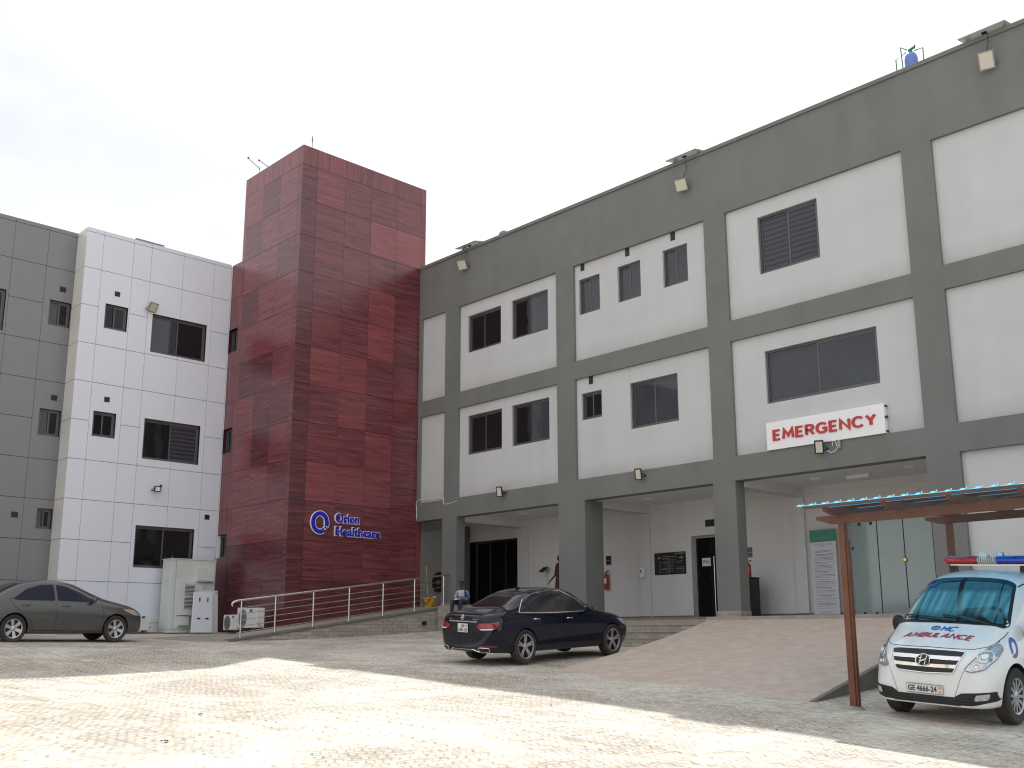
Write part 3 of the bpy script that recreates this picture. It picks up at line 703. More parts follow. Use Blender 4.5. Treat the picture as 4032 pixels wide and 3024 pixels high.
# doors of the veranda
G = pos_on(('y', YB))
def framed(root, name, F, u0, u1, z0, z1, d, fw, panes, fr, gl, bars=()):
    mb = MB()
    fbox(mb, F, u0, u1, z1-fw, z1, d-.06, d); fbox(mb, F, u0, u0+fw, z0, z1-fw, d-.06, d); fbox(mb, F, u1-fw, u1, z0, z1-fw, d-.06, d)
    for b in bars: fbox(mb, F, b-fw*.5, b+fw*.5, z0, z1-fw, d-.055, d-.005)
    w = wpart(name, mb, M[fr], root)
    for (a, b) in panes:
        p = MB(); fbox(p, F, a, b, z0+.02, z1-fw, d-.045, d-.03); sub(w, 'pane', p, M[gl])
    return w
framed(HB, 'door', G, -31.35, -28.20, 2.50, 5.16, -0.08, 0.09, [(-31.26, -30.66), (-30.62, -29.86), (-29.82, -28.98), (-28.94, -28.29)], 'black', 'glass', bars=(-30.64, -29.84, -28.96))
dd = framed(HB, 'door', G, -20.03, -18.35, 1.965, 4.64, -0.16, 0.07, [(-19.96, -19.13), (-19.05, -18.42)], 'frame_l', 'glass', bars=(-19.09,))
p = MB(); p.tube([(-19.20, YB+.06, 2.0), (-19.20, YB+.06, 3.95)], 0.018, n=8); sub(dd, 'handle', p, M['steel'])
dd = framed(HB, 'door', G, -14.60, -11.20, 1.965, 4.74, -0.10, 0.10, [(-14.5, -13.69), (-13.67, -12.92), (-12.90, -12.1), (-12.08, -11.3)], 'frame_l', 'doorglass')
for u in (-13.68, -12.91, -12.09):
    p = MB(); fbox(p, G, u-.012, u+.012, 2.0, 4.64, -.139, -.122); sub(dd, 'glass_edge', p, M['joint'])
for u, z in ((-14.2, 4.58), (-13.85, 4.58), (-14.2, 2.06), (-13.85, 2.06), (-14.44, 3.9)):
    p = MB(); fbox(p, G, u-.035, u+.035, z-.04, z+.04, -.13, -.11); sub(dd, 'glass_clip', p, M['chrome'] if z == 3.9 else M['black'])
p = MB(); p.lathe([(0.0, -.03), (0.045, -.03), (0.065, -.01), (0.065, .01), (0, .012)], (-12.91, YB+.11, 3.50), 'y', 18); sub(dd, 'lock', p, M['gold'])

# ------------------------------------------------------------------ white and grey clad building
CB = thing('office_building', 'three storey building clad in white and grey composite panels at the left', 'building', (-36, 12, 1.6))
F = pos_on(('x', XL))
zj = [1.62, 1.94, 3.31, 4.68, 6.05, 7.42, 8.79, 10.16, 11.53, 12.90, 14.27, 15.60, 15.76]
yj = [12.48, 13.08, 14.19, 14.87, 16.13, 17.38, 18.10]
wl = [(13.32, 14.14, 12.18, 13.09), (15.06, 17.20, 11.64, 13.09), (13.21, 14.01, 8.27, 9.16), (15.04, 17.19, 7.69, 9.16), (15.00, 17.20, 3.84, 5.31)]
def cladding(F, us, zs, holes, mat_, root, skip=(), gap=0.008, vgap=0.005, name='cladding', colf=None, corner=True):
    mb = MB()
    for i in range(len(us)-1):
        z_list = [z for z in zs if (i, round(z, 2)) not in skip]
        for j in range(len(z_list)-1):
            r = (us[i]+(vgap if i or not corner else 0), us[i+1]-(vgap if i < len(us)-2 or not corner else 0), z_list[j]+gap, z_list[j+1]-gap)
            for seg in cutrect(r, holes): fbox(mb, F, *seg, -0.035, 0.0, 0, colf(i, j, z_list[j]) if colf else None)
    return wpart(name, mb, mat_, root)
skip = {(1, 12.90), (3, 12.90), (4, 12.90), (1, 8.79), (3, 8.79), (4, 8.79), (3, 4.68), (4, 4.68)}
cladding(F, yj, zj, wl, M['acp_white'], CB, skip)
mb = MB()
for seg in cutrect((12.49, 18.10, 1.3, 15.72), wl): fbox(mb, F, *seg, -0.25, -0.036)
wpart('wall', mb, M['joint'], CB)
for k, w in enumerate(wl):
    gl = ('glass', 'glass') if k not in (1, 3) else (('glass_g', 'glass') if k == 1 else ('glass', 'glass_b'))
    sliding_window(CB, F, w[0], w[1], w[2], w[3], -0.10, 0.47 if k in (0, 2) else .49, gl, reveal=('acp_white', 0.003))
for u, z in ((13.71, 13.52), (13.64, 9.62), (17.67, 5.79)): vent(CB, F, u, z, 0, 0.19, 0.18)
# return face towards the grey part
F2 = lambda u, z, d: (u, 12.48 - d, z)
cladding(F2, [XG, XL-.0355], zj, [], M['acp_cream'], CB, corner=False)
mb = MB(); mb.box(XG-.034, 12.517, 1.3, XL-.26, 12.69, 15.7); wpart('wall', mb, M['joint'], CB)
FG = pos_on(('x', XG))
gj = [-1.0, 0.14, 1.28, 2.42, 3.56, 4.70, 5.84, 6.98, 8.12, 9.24, 10.36, 11.50, 12.478]
gw = [(11.72, 12.45, 12.17, 13.08), (11.72, 12.44, 8.24, 9.17), (11.94, 12.45, 5.05, 5.74), (8.1, 10.28, 11.64, 13.09), (8.1, 10.28, 7.70, 9.16), (3.9, 6.1, 11.64, 13.09), (3.9, 6.1, 7.70, 9.16), (3.9, 6.1, 3.84, 5.31), (8.0, 9.9, 3.84, 5.31)]
gskip = {(11, 12.90), (11, 8.79)}
for i in (8, 9, 4, 5, 6): gskip |= {(i, 12.90), (i, 8.79), (i, 4.68)}
cladding(FG, gj, zj, gw, M['acp_grey'], CB, gskip)
mb = MB()
for seg in cutrect((-1.0, 12.70, 0.6, 15.72), gw): fbox(mb, FG, *seg, -0.25, -0.036)
wpart('wall', mb, M['joint'], CB)
for w in gw: sliding_window(CB, FG, w[0], w[1], w[2], w[3], -0.09, .5, ('glass_g' if w[0] > 10 else 'glass', 'glass'), reveal=('acp_grey', 0.003))
for u, z in ((12.12, 13.54), (12.16, 9.60), (11.24, 5.46)): vent(CB, FG, u, z, 0, 0.21, 0.19)
mb = MB(); mb.box(-46, -1.0, 15.3, XG-.26, 24, 15.5); mb.box(XG-.3, 12.7, 15.3, XL-.26, 18.1, 15.5); mb.box(-46, -1.0, 0.6, XG-.26, -0.8, 15.7); mb.box(-46, 18.12, 0.6, XL+.02, 18.42, 15.7); wpart('roof', mb, M['ceiling'], CB)  # last box is an unseen side wall added to block sun through the gap

# ------------------------------------------------------------------ red tower
TB = thing('stair_tower', 'tall stair tower clad in glossy dark red wood grain panels', 'building', (-32, 21, 1.9))
zt = [1.3, 3.31, 4.68, 6.05, 7.42, 8.79, 10.16, 11.53, 12.90, 14.27, 15.64, 17.00, 18.35, 19.085]
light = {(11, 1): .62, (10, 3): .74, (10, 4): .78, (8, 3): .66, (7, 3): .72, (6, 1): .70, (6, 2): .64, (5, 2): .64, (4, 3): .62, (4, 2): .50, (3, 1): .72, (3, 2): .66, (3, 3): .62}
rnd = random.Random(3)
def rc(face):
    def f(i, j, z):
        r = rnd.random(); g = 0.0
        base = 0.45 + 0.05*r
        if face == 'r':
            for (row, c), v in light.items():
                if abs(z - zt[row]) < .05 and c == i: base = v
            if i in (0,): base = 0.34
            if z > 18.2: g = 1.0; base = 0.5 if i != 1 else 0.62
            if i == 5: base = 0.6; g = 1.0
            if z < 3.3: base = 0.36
        else:
            base = rnd.choice((0.40, 0.56, 0.50, 0.42, 0.58))
            if z > 18.2: g = 1.0
            if i >= 4: g = 1.0; base = 0.55
        return (base, g, r)
    return f
FT = pos_on(('x', XT))
cladding(FT, [18.13, 18.76, 20.00, 21.20, 22.41, 23.64, 23.87], zt, [(23.62, 24, 5.66, 15.7)] if False else [], M['redwood'], TB, colf=rc('r'), gap=0.007, vgap=0.004)
FS = pos_on(('y', YT))
us = [-34.18, -33.95, -32.76, -31.54, -30.31, -30.0655]
tw = [(-34.90, -34.24, 12.15, 13.05), (-34.90, -34.24, 8.22, 9.14), (-34.92, -34.24, 4.29, 5.14)]
def sc_(i, j, z):
    r = rnd.random()
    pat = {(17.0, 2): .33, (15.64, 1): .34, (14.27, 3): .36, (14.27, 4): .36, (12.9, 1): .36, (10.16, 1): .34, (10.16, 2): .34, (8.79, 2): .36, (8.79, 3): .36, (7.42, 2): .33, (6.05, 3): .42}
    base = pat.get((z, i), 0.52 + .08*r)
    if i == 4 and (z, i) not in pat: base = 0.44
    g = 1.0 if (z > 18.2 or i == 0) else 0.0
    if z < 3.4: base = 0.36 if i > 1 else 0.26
    return (base, g, r)
cladding(FS, us, zt, [], M['redwood'], TB, colf=sc_, gap=0.006, vgap=0.003)
cladding(FS, [-34.90, -34.18], [z for z in zt if z < 15.6] + [15.72], tw, M['redwood'], TB, colf=lambda i, j, z: (.5, 1.0, .3), gap=0.006, corner=False)
mb = MB()
mb.box(-34.18, YT+.036, 1.0, XT-.036, 23.87, 19.04); mb.box(-34.9, YT+.30, 1.0, -34.18, 23.87, 15.70)
wpart('wall', mb, M['redwood'], TB)
for seg in [0]:
    mb = MB()
    for sgm in cutrect((-34.9, -34.18, 1.0, 15.70), tw): fbox(mb, FS, *sgm, -0.30, -0.036)
    wpart('wall', mb, M['joint'], TB)
for w in tw: sliding_window(TB, FS, w[0], w[1], w[2], w[3], -0.13, .5, ('glass', 'glass'), reveal=('redwood', 0.003))
mb = MB(); fbox(mb, FT, 18.14, 23.86, 19.045, 19.072, -4.14, -0.004); wpart('roof_trim', mb, M['redwood'], TB)

# ------------------------------------------------------------------ block wall across the yard (behind the photographer, mirrored in the glass)
mb = MB()
mb.box(-30, -11.3, -1.0, 12, -11.0, 3.4)
w_ = mesh_obj('boundary_wall', mb, block_mat('grey_block_wall', (0.42, 0.39, 0.34), (0.34, 0.31, 0.27), (0.20, 0.18, 0.16), 0.46, 0.24, 0.02, rough=0.9))
tag(w_, 'bare block wall across the yard, seen only as a reflection in the emergency glass doors', 'wall')
# ------------------------------------------------------------------ vehicles
KZ = 1.13
def car_root(name, label, cat, pose, origin_dx=0.0):
    x, y, z, th, pit, rol = pose
    o = thing(name, label, cat)
    F_ = Vector((cos(th)*cos(pit), sin(th)*cos(pit), sin(pit))); Lf = Vector((-sin(th), cos(th), 0)); U = F_.cross(Lf)
    L2 = Lf*cos(rol) + U*sin(rol); U2 = F_.cross(L2)
    Mx = Matrix((F_, L2, U2)).transposed().to_4x4()
    o.matrix_world = Matrix.Translation(Vector((x, y, z)) + F_*origin_dx) @ Mx @ Matrix.Diagonal((1, 1, KZ, 1))
    return o

def loft_body(stations, ybot):
    """stations: (x, [(y, z) ...] from sill to roof centre); mirrored and closed into one cage"""
    mb = MB(); k = len(stations[0][1]); ring = []
    for x, pts in stations:
        full = [(x, y, z) for y, z in pts] + [(x, -y, z) for y, z in reversed(pts[:-1])]
        ring.append(full)
    w = len(ring[0]); vs = [p for r in ring for p in r]; fs = []
    for i in range(len(ring)-1):
        for j in range(w):
            fs.append((i*w+j, i*w+(j+1) % w, (i+1)*w+(j+1) % w, (i+1)*w+j))
    for base in (0, (len(ring)-1)*w):
        for j in range(k-1):
            a, b = base+j, base+j+1; c, d = base+(w-1-j-1), base+(w-1-j)
            if b == c: fs.append((a, b, d))
            else: fs.append((a, b, c, d))
    mb.add(vs, fs); return mb

def finish_body(mb, paint, parent, arches, sub_=2):
    o = mesh_obj('body_cage', mb, [paint, M['darkint']], None, smooth=True, subd=sub_, angle=180)
    cut = MB()
    for (x, z, r) in arches:
        for s in (-1, 1): cut.cyl((x, s*0.55, z), (x, s*1.4, z), r, n=40, mi=0)
    c = mesh_obj('cutter', cut, [M['darkint']], None)
    bo = o.modifiers.new('b', 'BOOLEAN'); bo.operation = 'DIFFERENCE'; bo.object = c; bo.solver = 'EXACT'; bo.material_mode = 'TRANSFER'
    dg = bpy.context.evaluated_depsgraph_get(); me = bpy.data.meshes.new_from_object(o.evaluated_get(dg))
    bpy.data.objects.remove(o); bpy.data.objects.remove(c)
    me.name = 'body'
    b = bpy.data.objects.new('body', me); COL.objects.link(b); b.parent = parent
    for p in me.polygons: p.use_smooth = True
    me.set_sharp_from_angle(angle=radians(42))
    bm = bmesh.new(); bm.from_mesh(me); bmesh.ops.triangulate(bm, faces=bm.faces); tree = BVHTree.FromBMesh(bm); bm.free()
    return b, tree

class Proj:
    """projects outlines drawn in side, front, rear or top view on to the body surface"""
    def __init__(s, tree): s.t = tree
    def hit(s, view, a, b, off=0.0):
        if view == 'R': o, d = Vector((a, -3, b)), Vector((0, 1, 0))
        elif view == 'Lf': o, d = Vector((a, 3, b)), Vector((0, -1, 0))
        elif view == 'F': o, d = Vector((8, a, b)), Vector((-1, 0, 0))
        elif view == 'B': o, d = Vector((-5, a, b)), Vector((1, 0, 0))
        else: o, d = Vector((a, b, 4)), Vector((0, 0, -1))
        h = s.t.ray_cast(o, d)
        if h[0] is None: return None
        n = h[1]
        if n.dot(d) > 0: n = -n
        return h[0] + n*off
def dens(poly, step=0.06, closed=True):
    out = []; n = len(poly)
    for i in range(n if closed else n-1):
        a = Vector(poly[i]); b = Vector(poly[(i+1) % n]); k = max(1, int((b-a).length/step))
        out += [a + (b-a)*j/k for j in range(k)]
    if not closed: out.append(Vector(poly[-1]))
    return out
def rounded(poly, r, n=4):
    out = []; m = len(poly)
    for i in range(m):
        p = Vector(poly[i]); a = Vector(poly[i-1]); b = Vector(poly[(i+1) % m])
        u = (a-p); v = (b-p); ru = min(r, u.length*.45); rv = min(r, v.length*.45)
        p0 = p + u.normalized()*ru; p1 = p + v.normalized()*rv
        for k in range(n+1):
            t = k/n; out.append(p0*(1-t)**2 + p*2*t*(1-t) + p1*t*t)
    return [(q[0], q[1]) for q in out]
def patch(P, view, poly, off=0.006, step=0.05):
    """a skin of small faces over the outline, lying just outside the body"""
    bm = bmesh.new(); pts = dens(poly, step)
    vs = [bm.verts.new((p[0], p[1], 0)) for p in pts]; f = bm.faces.new(vs)
    x0 = min(p[0] for p in pts); x1 = max(p[0] for p in pts); y0 = min(p[1] for p in pts); y1 = max(p[1] for p in pts)
    n = int((x1-x0)/step)
    for i in range(1, n+1):
        g = bm.verts[:] + bm.edges[:] + bm.faces[:]
        bmesh.ops.bisect_plane(bm, geom=g, plane_co=(x0+i*(x1-x0)/(n+1), 0, 0), plane_no=(1, 0, 0))
    n = int((y1-y0)/step)
    for i in range(1, n+1):
        g = bm.verts[:] + bm.edges[:] + bm.faces[:]
        bmesh.ops.bisect_plane(bm, geom=g, plane_co=(0, y0+i*(y1-y0)/(n+1), 0), plane_no=(0, 1, 0))
    mb = MB(); ok = {}
    bm.verts.index_update(); V = []
    for v in bm.verts:
        h = P.hit(view, v.co.x, v.co.y, off); ok[v.index] = h is not None; V.append(h if h is not None else Vector((0, 0, 0)))
    F = [tuple(v.index for v in f.verts) for f in bm.faces if all(ok[v.index] for v in f.verts)]
    bm.free(); mb.add(V, F); return mb
def seam(P, view, line, r=0.004, off=0.001, closed=False, step=0.06):
    pts = [P.hit(view, p[0], p[1], off) for p in dens(line, step, closed)]
    pts = [p for p in pts if p is not None]
    mb = MB()
    if len(pts) > 1: mb.tube(pts, r, n=6, closed=closed)
    return mb
def decal_text(P, view, txt, a0, b0, w, h, off=0.008, flip=1, offset=0.0, shear=0.0, align='CENTER', rot=None, space=1.0, step=0.05):
    vs, fs = text_mesh(txt, w, h, offset=offset, shear=shear, align=align, space=space)
    bm = bmesh.new(); bv = [bm.verts.new(v) for v in vs]
    for f in fs:
        try: bm.faces.new([bv[i] for i in f])
        except ValueError: pass
    bmesh.ops.triangulate(bm, faces=bm.faces)
    for i in range(1, int(w/step)):
        bmesh.ops.bisect_plane(bm, geom=bm.verts[:]+bm.edges[:]+bm.faces[:], plane_co=(-w/2+i*step, 0, 0), plane_no=(1, 0, 0))
    bm.verts.index_update(); mb = MB(); V = []; ok = []
    for v in bm.verts:
        a, b = (a0 + flip*v.co.x, b0 + v.co.y) if rot is None else rot(v.co.x, v.co.y)
        hh = P.hit(view, a, b, off); ok.append(hh is not None); V.append(hh or Vector((0, 0, 0)))
    F = [tuple(v.index for v in f.verts) for f in bm.faces if all(ok[v.index] for v in f.verts)]
    bm.free(); mb.add(V, F); return mb

def wheel(parent, x, y, side, R, rr, style, width=0.225):
    """side +1: outer face towards +y. One wheel part with tyre and rim sub-parts"""
    mb = MB(); w = width/2; c = (x, y, R)
    prof = [(rr, -w*.9), (R*.93, -w), (R*.985, -w*.82), (R, -w*.5), (R, w*.5), (R*.985, w*.82), (R*.93, w), (rr, w*.9)]
    mb.lathe(prof, c, 'y', 40)
    t = mesh_obj('wheel', mb, M['rubber'], parent, smooth=True, angle=30)
    o_ = y + side*w*.80
    b = MB(); b.lathe([(0.0, side*w*.15), (rr*.98, side*w*.15), (rr*1.0, side*w*.9)], (x, y, R), 'y', 32)
    mesh_obj('rim_well', b, M['alloy_d'], t, smooth=True, angle=30)
    s = MB()
    s.lathe([(rr*.90, -side*.03), (rr*.915, side*.004), (rr*1.005, side*.012), (rr*1.01, -side*.02)], (x, o_, R), 'y', 40)
    def spoke(a, r0, r1, w0, w1, d0=0.0, d1=0.0):
        u = Vector((cos(a), 0, sin(a))); v = Vector((-sin(a), 0, cos(a))); n = Vector((0, side, 0)); cc = Vector((x, o_, R))
        p = []
        for dep in (-0.022, 0.0):
            p += [cc+u*r0-v*w0+n*(dep+d0), cc+u*r1-v*w1+n*(dep+d1), cc+u*r1+v*w1+n*(dep+d1), cc+u*r0+v*w0+n*(dep+d0)]
        s.hexa(p)
    if style == 'merc':
        for k in range(5):
            a = 2*pi*k/5 + pi/2
            spoke(a-.13, rr*.22, rr*.93, .020, .013, -.015, 0); spoke(a+.13, rr*.22, rr*.93, .020, .013, -.015, 0)
    elif style == 'sedan':
        for k in range(6):
            a = 2*pi*k/6 + pi/2 + .2; spoke(a, rr*.20, rr*.93, .030, .045, -.02, 0)
    else:
        for k in range(12):
            a = 2*pi*k/12 + .1; spoke(a, rr*.25, rr*.92, .022, .017, -.01, 0)
    s.lathe([(0, side*.004), (rr*.13, side*.004), (rr*.27, -side*.008), (rr*.28, -side*.03)], (x, o_, R), 'y', 20)
    mesh_obj('rim', s, M['alloy'], t, smooth=True, angle=30)
    return t

def mirror_part(P, parent, x, z, s, paint, size=(0.12, 0.20, 0.13), yb=0.9):
    mb = MB(); sx, sy, sz = size; c = Vector((x, s*(yb+sy*.55), z))
    n = 10
    for i in range(n+1):
        a = pi*i/n
    prof = [(-1, .35), (-.8, .75), (-.3, .98), (.3, 1.0), (.75, .85), (1, .45)]
    vs = []; m = 12
    for (t, sc) in prof:
        for j in range(m):
            an = 2*pi*j/m
            vs.append((c.x + cos(an)*sx*.5*sc, c.y + s*t*sy*.5, c.z + sin(an)*sz*.5*sc))
    fs = [(i*m+j, i*m+(j+1) % m, (i+1)*m+(j+1) % m, (i+1)*m+j) for i in range(len(prof)-1) for j in range(m)]
    fs += [tuple(range(m)), tuple((len(prof)-1)*m+j for j in range(m))]
    mb.add(vs, fs); o = mesh_obj('wing_mirror', mb, paint, parent, smooth=True, angle=60)
    a = MB(); a.hexa([(x-.03, s*(yb-.07), z-sz*.55), (x+.05, s*(yb-.07), z-sz*.55), (x+.05, s*(yb+.05), z-sz*.25), (x-.03, s*(yb+.05), z-sz*.25),
                      (x-.03, s*(yb-.07), z-sz*.4), (x+.05, s*(yb-.07), z-sz*.4), (x+.05, s*(yb+.05), z-sz*.05), (x-.03, s*(yb+.05), z-sz*.05)])
    mesh_obj('mirror_arm', a, M['black'], o)
    return o
def handle(P, parent, x, z, view, m, L=0.20):
    a = P.hit(view, x-L/2, z, 0.012); b = P.hit(view, x, z, 0.035); c = P.hit(view, x+L/2, z, 0.012)
    mb = MB(); mb.tube([a, (a+b)/2+Vector((0, 0, 0.002)), b, (b+c)/2, c], 0.013, n=8); mesh_obj('door_handle', mb, m, parent, smooth=True)

# ---------- dark navy executive sedan, seen from behind
def sedan_sections(T):
    """T rows: x, sill z, sill y, mid y, mid z, belt y, belt z, shoulder y, shoulder z, glass y, glass z, rail y, rail z, top z"""
    st = []
    for (x, zs, ys, ym, zm, yb, zb, yh, zh, yg, zg, yr, zr, zt) in T:
        st.append((x, [(ys*.6, zs), (ys*.97, zs), (ys, zs+.07), (ym, zm), (yb, zb), (yh, zh), (yg, zg), (yr, zr), (yr*.5, (zt*2+zr)/3), (0, zt)]))
    return st
E_T = [
 (-1.1, 0.33, 0.6, 0.66, 0.55, 0.6, 0.78, 0.56, 0.86, 0.5, 0.9, 0.42, 0.93, 0.94),
 (-1.07, 0.27, 0.74, 0.84, 0.55, 0.8, 0.8, 0.74, 0.9, 0.66, 0.945, 0.52, 0.965, 0.975),
 (-0.95, 0.24, 0.8, 0.895, 0.58, 0.865, 0.84, 0.8, 0.945, 0.72, 0.985, 0.58, 1.01, 1.02),
 (-0.62, 0.22, 0.86, 0.92, 0.6, 0.895, 0.87, 0.84, 0.985, 0.75, 1.03, 0.6, 1.055, 1.065),
 (-0.42, 0.21, 0.87, 0.925, 0.6, 0.9, 0.88, 0.85, 1, 0.77, 1.06, 0.6, 1.095, 1.11),
 (0, 0.21, 0.87, 0.926, 0.6, 0.905, 0.89, 0.855, 1, 0.78, 1.109, 0.5917, 1.2807, 1.3035),
 (0.4, 0.21, 0.87, 0.926, 0.6, 0.905, 0.9, 0.855, 1, 0.755, 1.19, 0.595, 1.42, 1.44),
 (0.85, 0.21, 0.87, 0.926, 0.6, 0.905, 0.9, 0.855, 0.995, 0.735, 1.22, 0.595, 1.47, 1.492),
 (1.35, 0.21, 0.87, 0.926, 0.6, 0.905, 0.895, 0.855, 0.985, 0.735, 1.21, 0.595, 1.475, 1.498),
 (1.75, 0.21, 0.87, 0.926, 0.6, 0.9, 0.885, 0.85, 0.975, 0.75, 1.16, 0.595, 1.42, 1.445),
 (2.15, 0.21, 0.87, 0.925, 0.6, 0.9, 0.875, 0.845, 0.96, 0.77, 1.0435, 0.6026, 1.2111, 1.2403),
 (2.48, 0.21, 0.87, 0.92, 0.6, 0.895, 0.865, 0.83, 0.945, 0.76, 0.99, 0.6, 1.025, 1.05),
 (2.9, 0.21, 0.87, 0.92, 0.6, 0.885, 0.84, 0.81, 0.905, 0.72, 0.935, 0.56, 0.96, 0.975),
 (3.3, 0.22, 0.84, 0.9, 0.57, 0.855, 0.78, 0.77, 0.845, 0.67, 0.875, 0.5, 0.9, 0.915),
 (3.6, 0.23, 0.74, 0.83, 0.54, 0.77, 0.7, 0.68, 0.765, 0.58, 0.8, 0.44, 0.83, 0.845),
 (3.74, 0.25, 0.6, 0.69, 0.5, 0.62, 0.62, 0.54, 0.68, 0.46, 0.71, 0.36, 0.735, 0.745),
]
navy = car_root('parked_car', 'dark navy sedan parked by the steps, seen from behind, plate GE 2441-20', 'car', (-17.747, 16.483, .906, 1.5525, .0464, .049), 0)
body, tree = finish_body(loft_body(sedan_sections(E_T), .21), M['paint_navy'], navy, [(0, .335, .375), (2.94, .335, .375)])
P = Proj(tree)
for x in (0, 2.94):
    for s in (-1, 1): wheel(navy, x, s*.80, s, .338, .245, 'merc', .245)
for view, s in (('R', -1), ('Lf', 1)):
    win = [(-0.17, 1.005), (0.12, 1.25), (0.50, 1.37), (1.00, 1.42), (1.42, 1.40), (1.85, 1.235), (2.26, .985), (1.0, .975)]
    mesh_obj('side_window', patch(P, view, rounded(win, .05), .004), M['carglass'], navy, smooth=True)
    mesh_obj('chrome_trim', seam(P, view, rounded(win, .05), .011, .005, True), M['chrome'], navy, smooth=True)
    for ln in ([(1.16, 0.975), (1.12, 1.41)], [(0.30, .99), (0.10, 1.21)]):
        q = [P.hit(view, a, b, .008) for a, b in dens(ln, .05, False)]; mb = MB(); mb.tube([p for p in q if p], .014, n=6); mesh_obj('window_pillar', mb, M['black'], navy)
    for ln in ([(1.16, .96), (1.14, .60), (1.10, .28)], [(2.30, .96), (2.42, .70), (2.38, .30)], [(0.42, .28), (0.36, .50), (-.05, .82), (-.10, .97)]):
        mesh_obj('door_seam', seam(P, view, ln, .004), M['black'], navy)
    handle(P, navy, .34, .865, view, M['chrome']); handle(P, navy, 1.42, .855, view, M['chrome'])
    mesh_obj('sill_line', seam(P, view, [(.42, .30), (2.5, .285)], .01, .0), M['black'], navy)
    mirror_part(P, navy, 2.02, 1.03, s, M['paint_navy'], (.13, .22, .14), .88)
    tl = rounded([(s*.88, .815), (s*.60, .82), (s*.47, .765), (s*.50, .715), (s*.62, .69), (s*.88, .71)], .02)
    t = mesh_obj('tail_lamp', patch(P, 'B', tl, .010, .04), M['tail'], navy, smooth=True)
    sd = rounded([(-1.03, .82), (-.82, .845), (-.74, .825), (-.84, .76), (-1.03, .71)], .02)
    mesh_obj('reversing_lamp', patch(P, 'B', rounded([(s*.86, .715), (s*.62, .705), (s*.56, .712), (s*.62, .685), (s*.86, .695)], .008), .013, .03), M['signwhite'], navy)
    mesh_obj('tail_lamp', patch(P, view, sd, .006, .05), M['tail'], navy, smooth=True)
    ref = [(s*.84, .385), (s*.60, .385), (s*.60, .36), (s*.84, .36)]
    mesh_obj('reflector', patch(P, 'B', ref, .006, .05), M['tail'], navy)
    ex = rounded([(s*.78, .345), (s*.52, .345), (s*.55, .26), (s*.76, .27)], .03)
    e = patch(P, 'B', ex, .010, .05); mesh_obj('exhaust_tip', e, M['black'], navy)
    mesh_obj('exhaust_trim', seam(P, 'B', ex, .009, .012, True, .03), M['chrome'], navy, smooth=True)
    hl = rounded([(3.15, .80), (3.52, .76), (3.66, .66), (3.50, .62), (3.30, .70)], .02)
    mesh_obj('headlamp', patch(P, view, hl, .006, .05), M['head'], navy, smooth=True)
rw = rounded([(-.385, -.62), (-.385, .62), (.42, .50), (.42, -.50)], .08)
mesh_obj('rear_window', patch(P, 'T', rw, .005, .08), M['carglass'], navy, smooth=True)
fw_ = rounded([(1.78, -.50), (1.78, .50), (2.44, .64), (2.44, -.64)], .08)
mesh_obj('windscreen', patch(P, 'T', fw_, .005, .08), M['carglass'], navy, smooth=True)
mesh_obj('boot_seam', seam(P, 'B', rounded([(-.60, .92), (-.585, .60), (-.46, .50), (.46, .50), (.585, .60), (.60, .92)], .05), .004), M['black'], navy)
mesh_obj('boot_trim', seam(P, 'B', [(-.48, .845), (.48, .845)], .013, .012), M['chrome'], navy, smooth=True)
mesh_obj('bumper_trim', seam(P, 'B', [(-.52, .262), (-.36, .31), (.36, .31), (.52, .262)], .011, .012), M['chrome'], navy, smooth=True)
df = rounded([(-.50, .295), (.50, .295), (.44, .235), (-.44, .235)], .02)
mesh_obj('diffuser', patch(P, 'B', df, .004, .06), M['black'], navy)
bp_ = [(-.175, .80), (.175, .80), (.175, .63), (-.175, .63)]
pl = mesh_obj('number_plate', patch(P, 'B', bp_, .014, .2), M['plate'], navy)
for txt, b, w, h in (('GE', .725, .12, .056), ('2441-20', .643, .30, .068)):
    mesh_obj('lettering', decal_text(P, 'B', txt, 0, b, w, h, .018, -1, .02), M['ink'], pl)
mesh_obj('lettering', patch(P, 'B', [(-.09, .775), (-.15, .775), (-.15, .745), (-.09, .745)], .018, .1), M['ink_g'], pl)
c0 = P.hit('B', 0, .925, .02)
mb = MB(); mb.tube([(c0.x, .05*cos(a*pi/12), c0.z+.05*sin(a*pi/12)) for a in range(24)], .006, n=6, closed=True)
for k in range(3):
    a = pi/2 + k*2*pi/3; mb.cyl(c0, (c0.x, .048*cos(a), c0.z+.048*sin(a)), .007, .003, 6)
mesh_obj('star_emblem', mb, M['chrome'], navy, smooth=True)
mesh_obj('badge', decal_text(P, 'B', '4MATIC', -.42, .875, .17, .028, .008, -1, .0), M['chrome'], navy)
mesh_obj('badge', decal_text(P, 'B', 'E 300', .44, .875, .12, .028, .008, -1, .02), M['chrome'], navy)
mb = MB(); a = P.hit('T', .62, 0, 0.0); mb.hexa([(a.x-.09, -.018, a.z-.005), (a.x+.09, -.018, a.z-.005), (a.x+.09, .018, a.z-.005), (a.x-.09, .018, a.z-.005), (a.x-.08, -.004, a.z+.055), (a.x-.02, -.008, a.z+.03), (a.x-.02, .008, a.z+.03), (a.x-.08, .004, a.z+.055)])
mesh_obj('roof_antenna', mb, M['paint_navy'], navy)
fr = rounded([(-.42, .66), (.42, .66), (.36, .42), (-.36, .42)], .05)
mesh_obj('front_grille', patch(P, 'F', fr, .006, .08), M['grille'], navy)

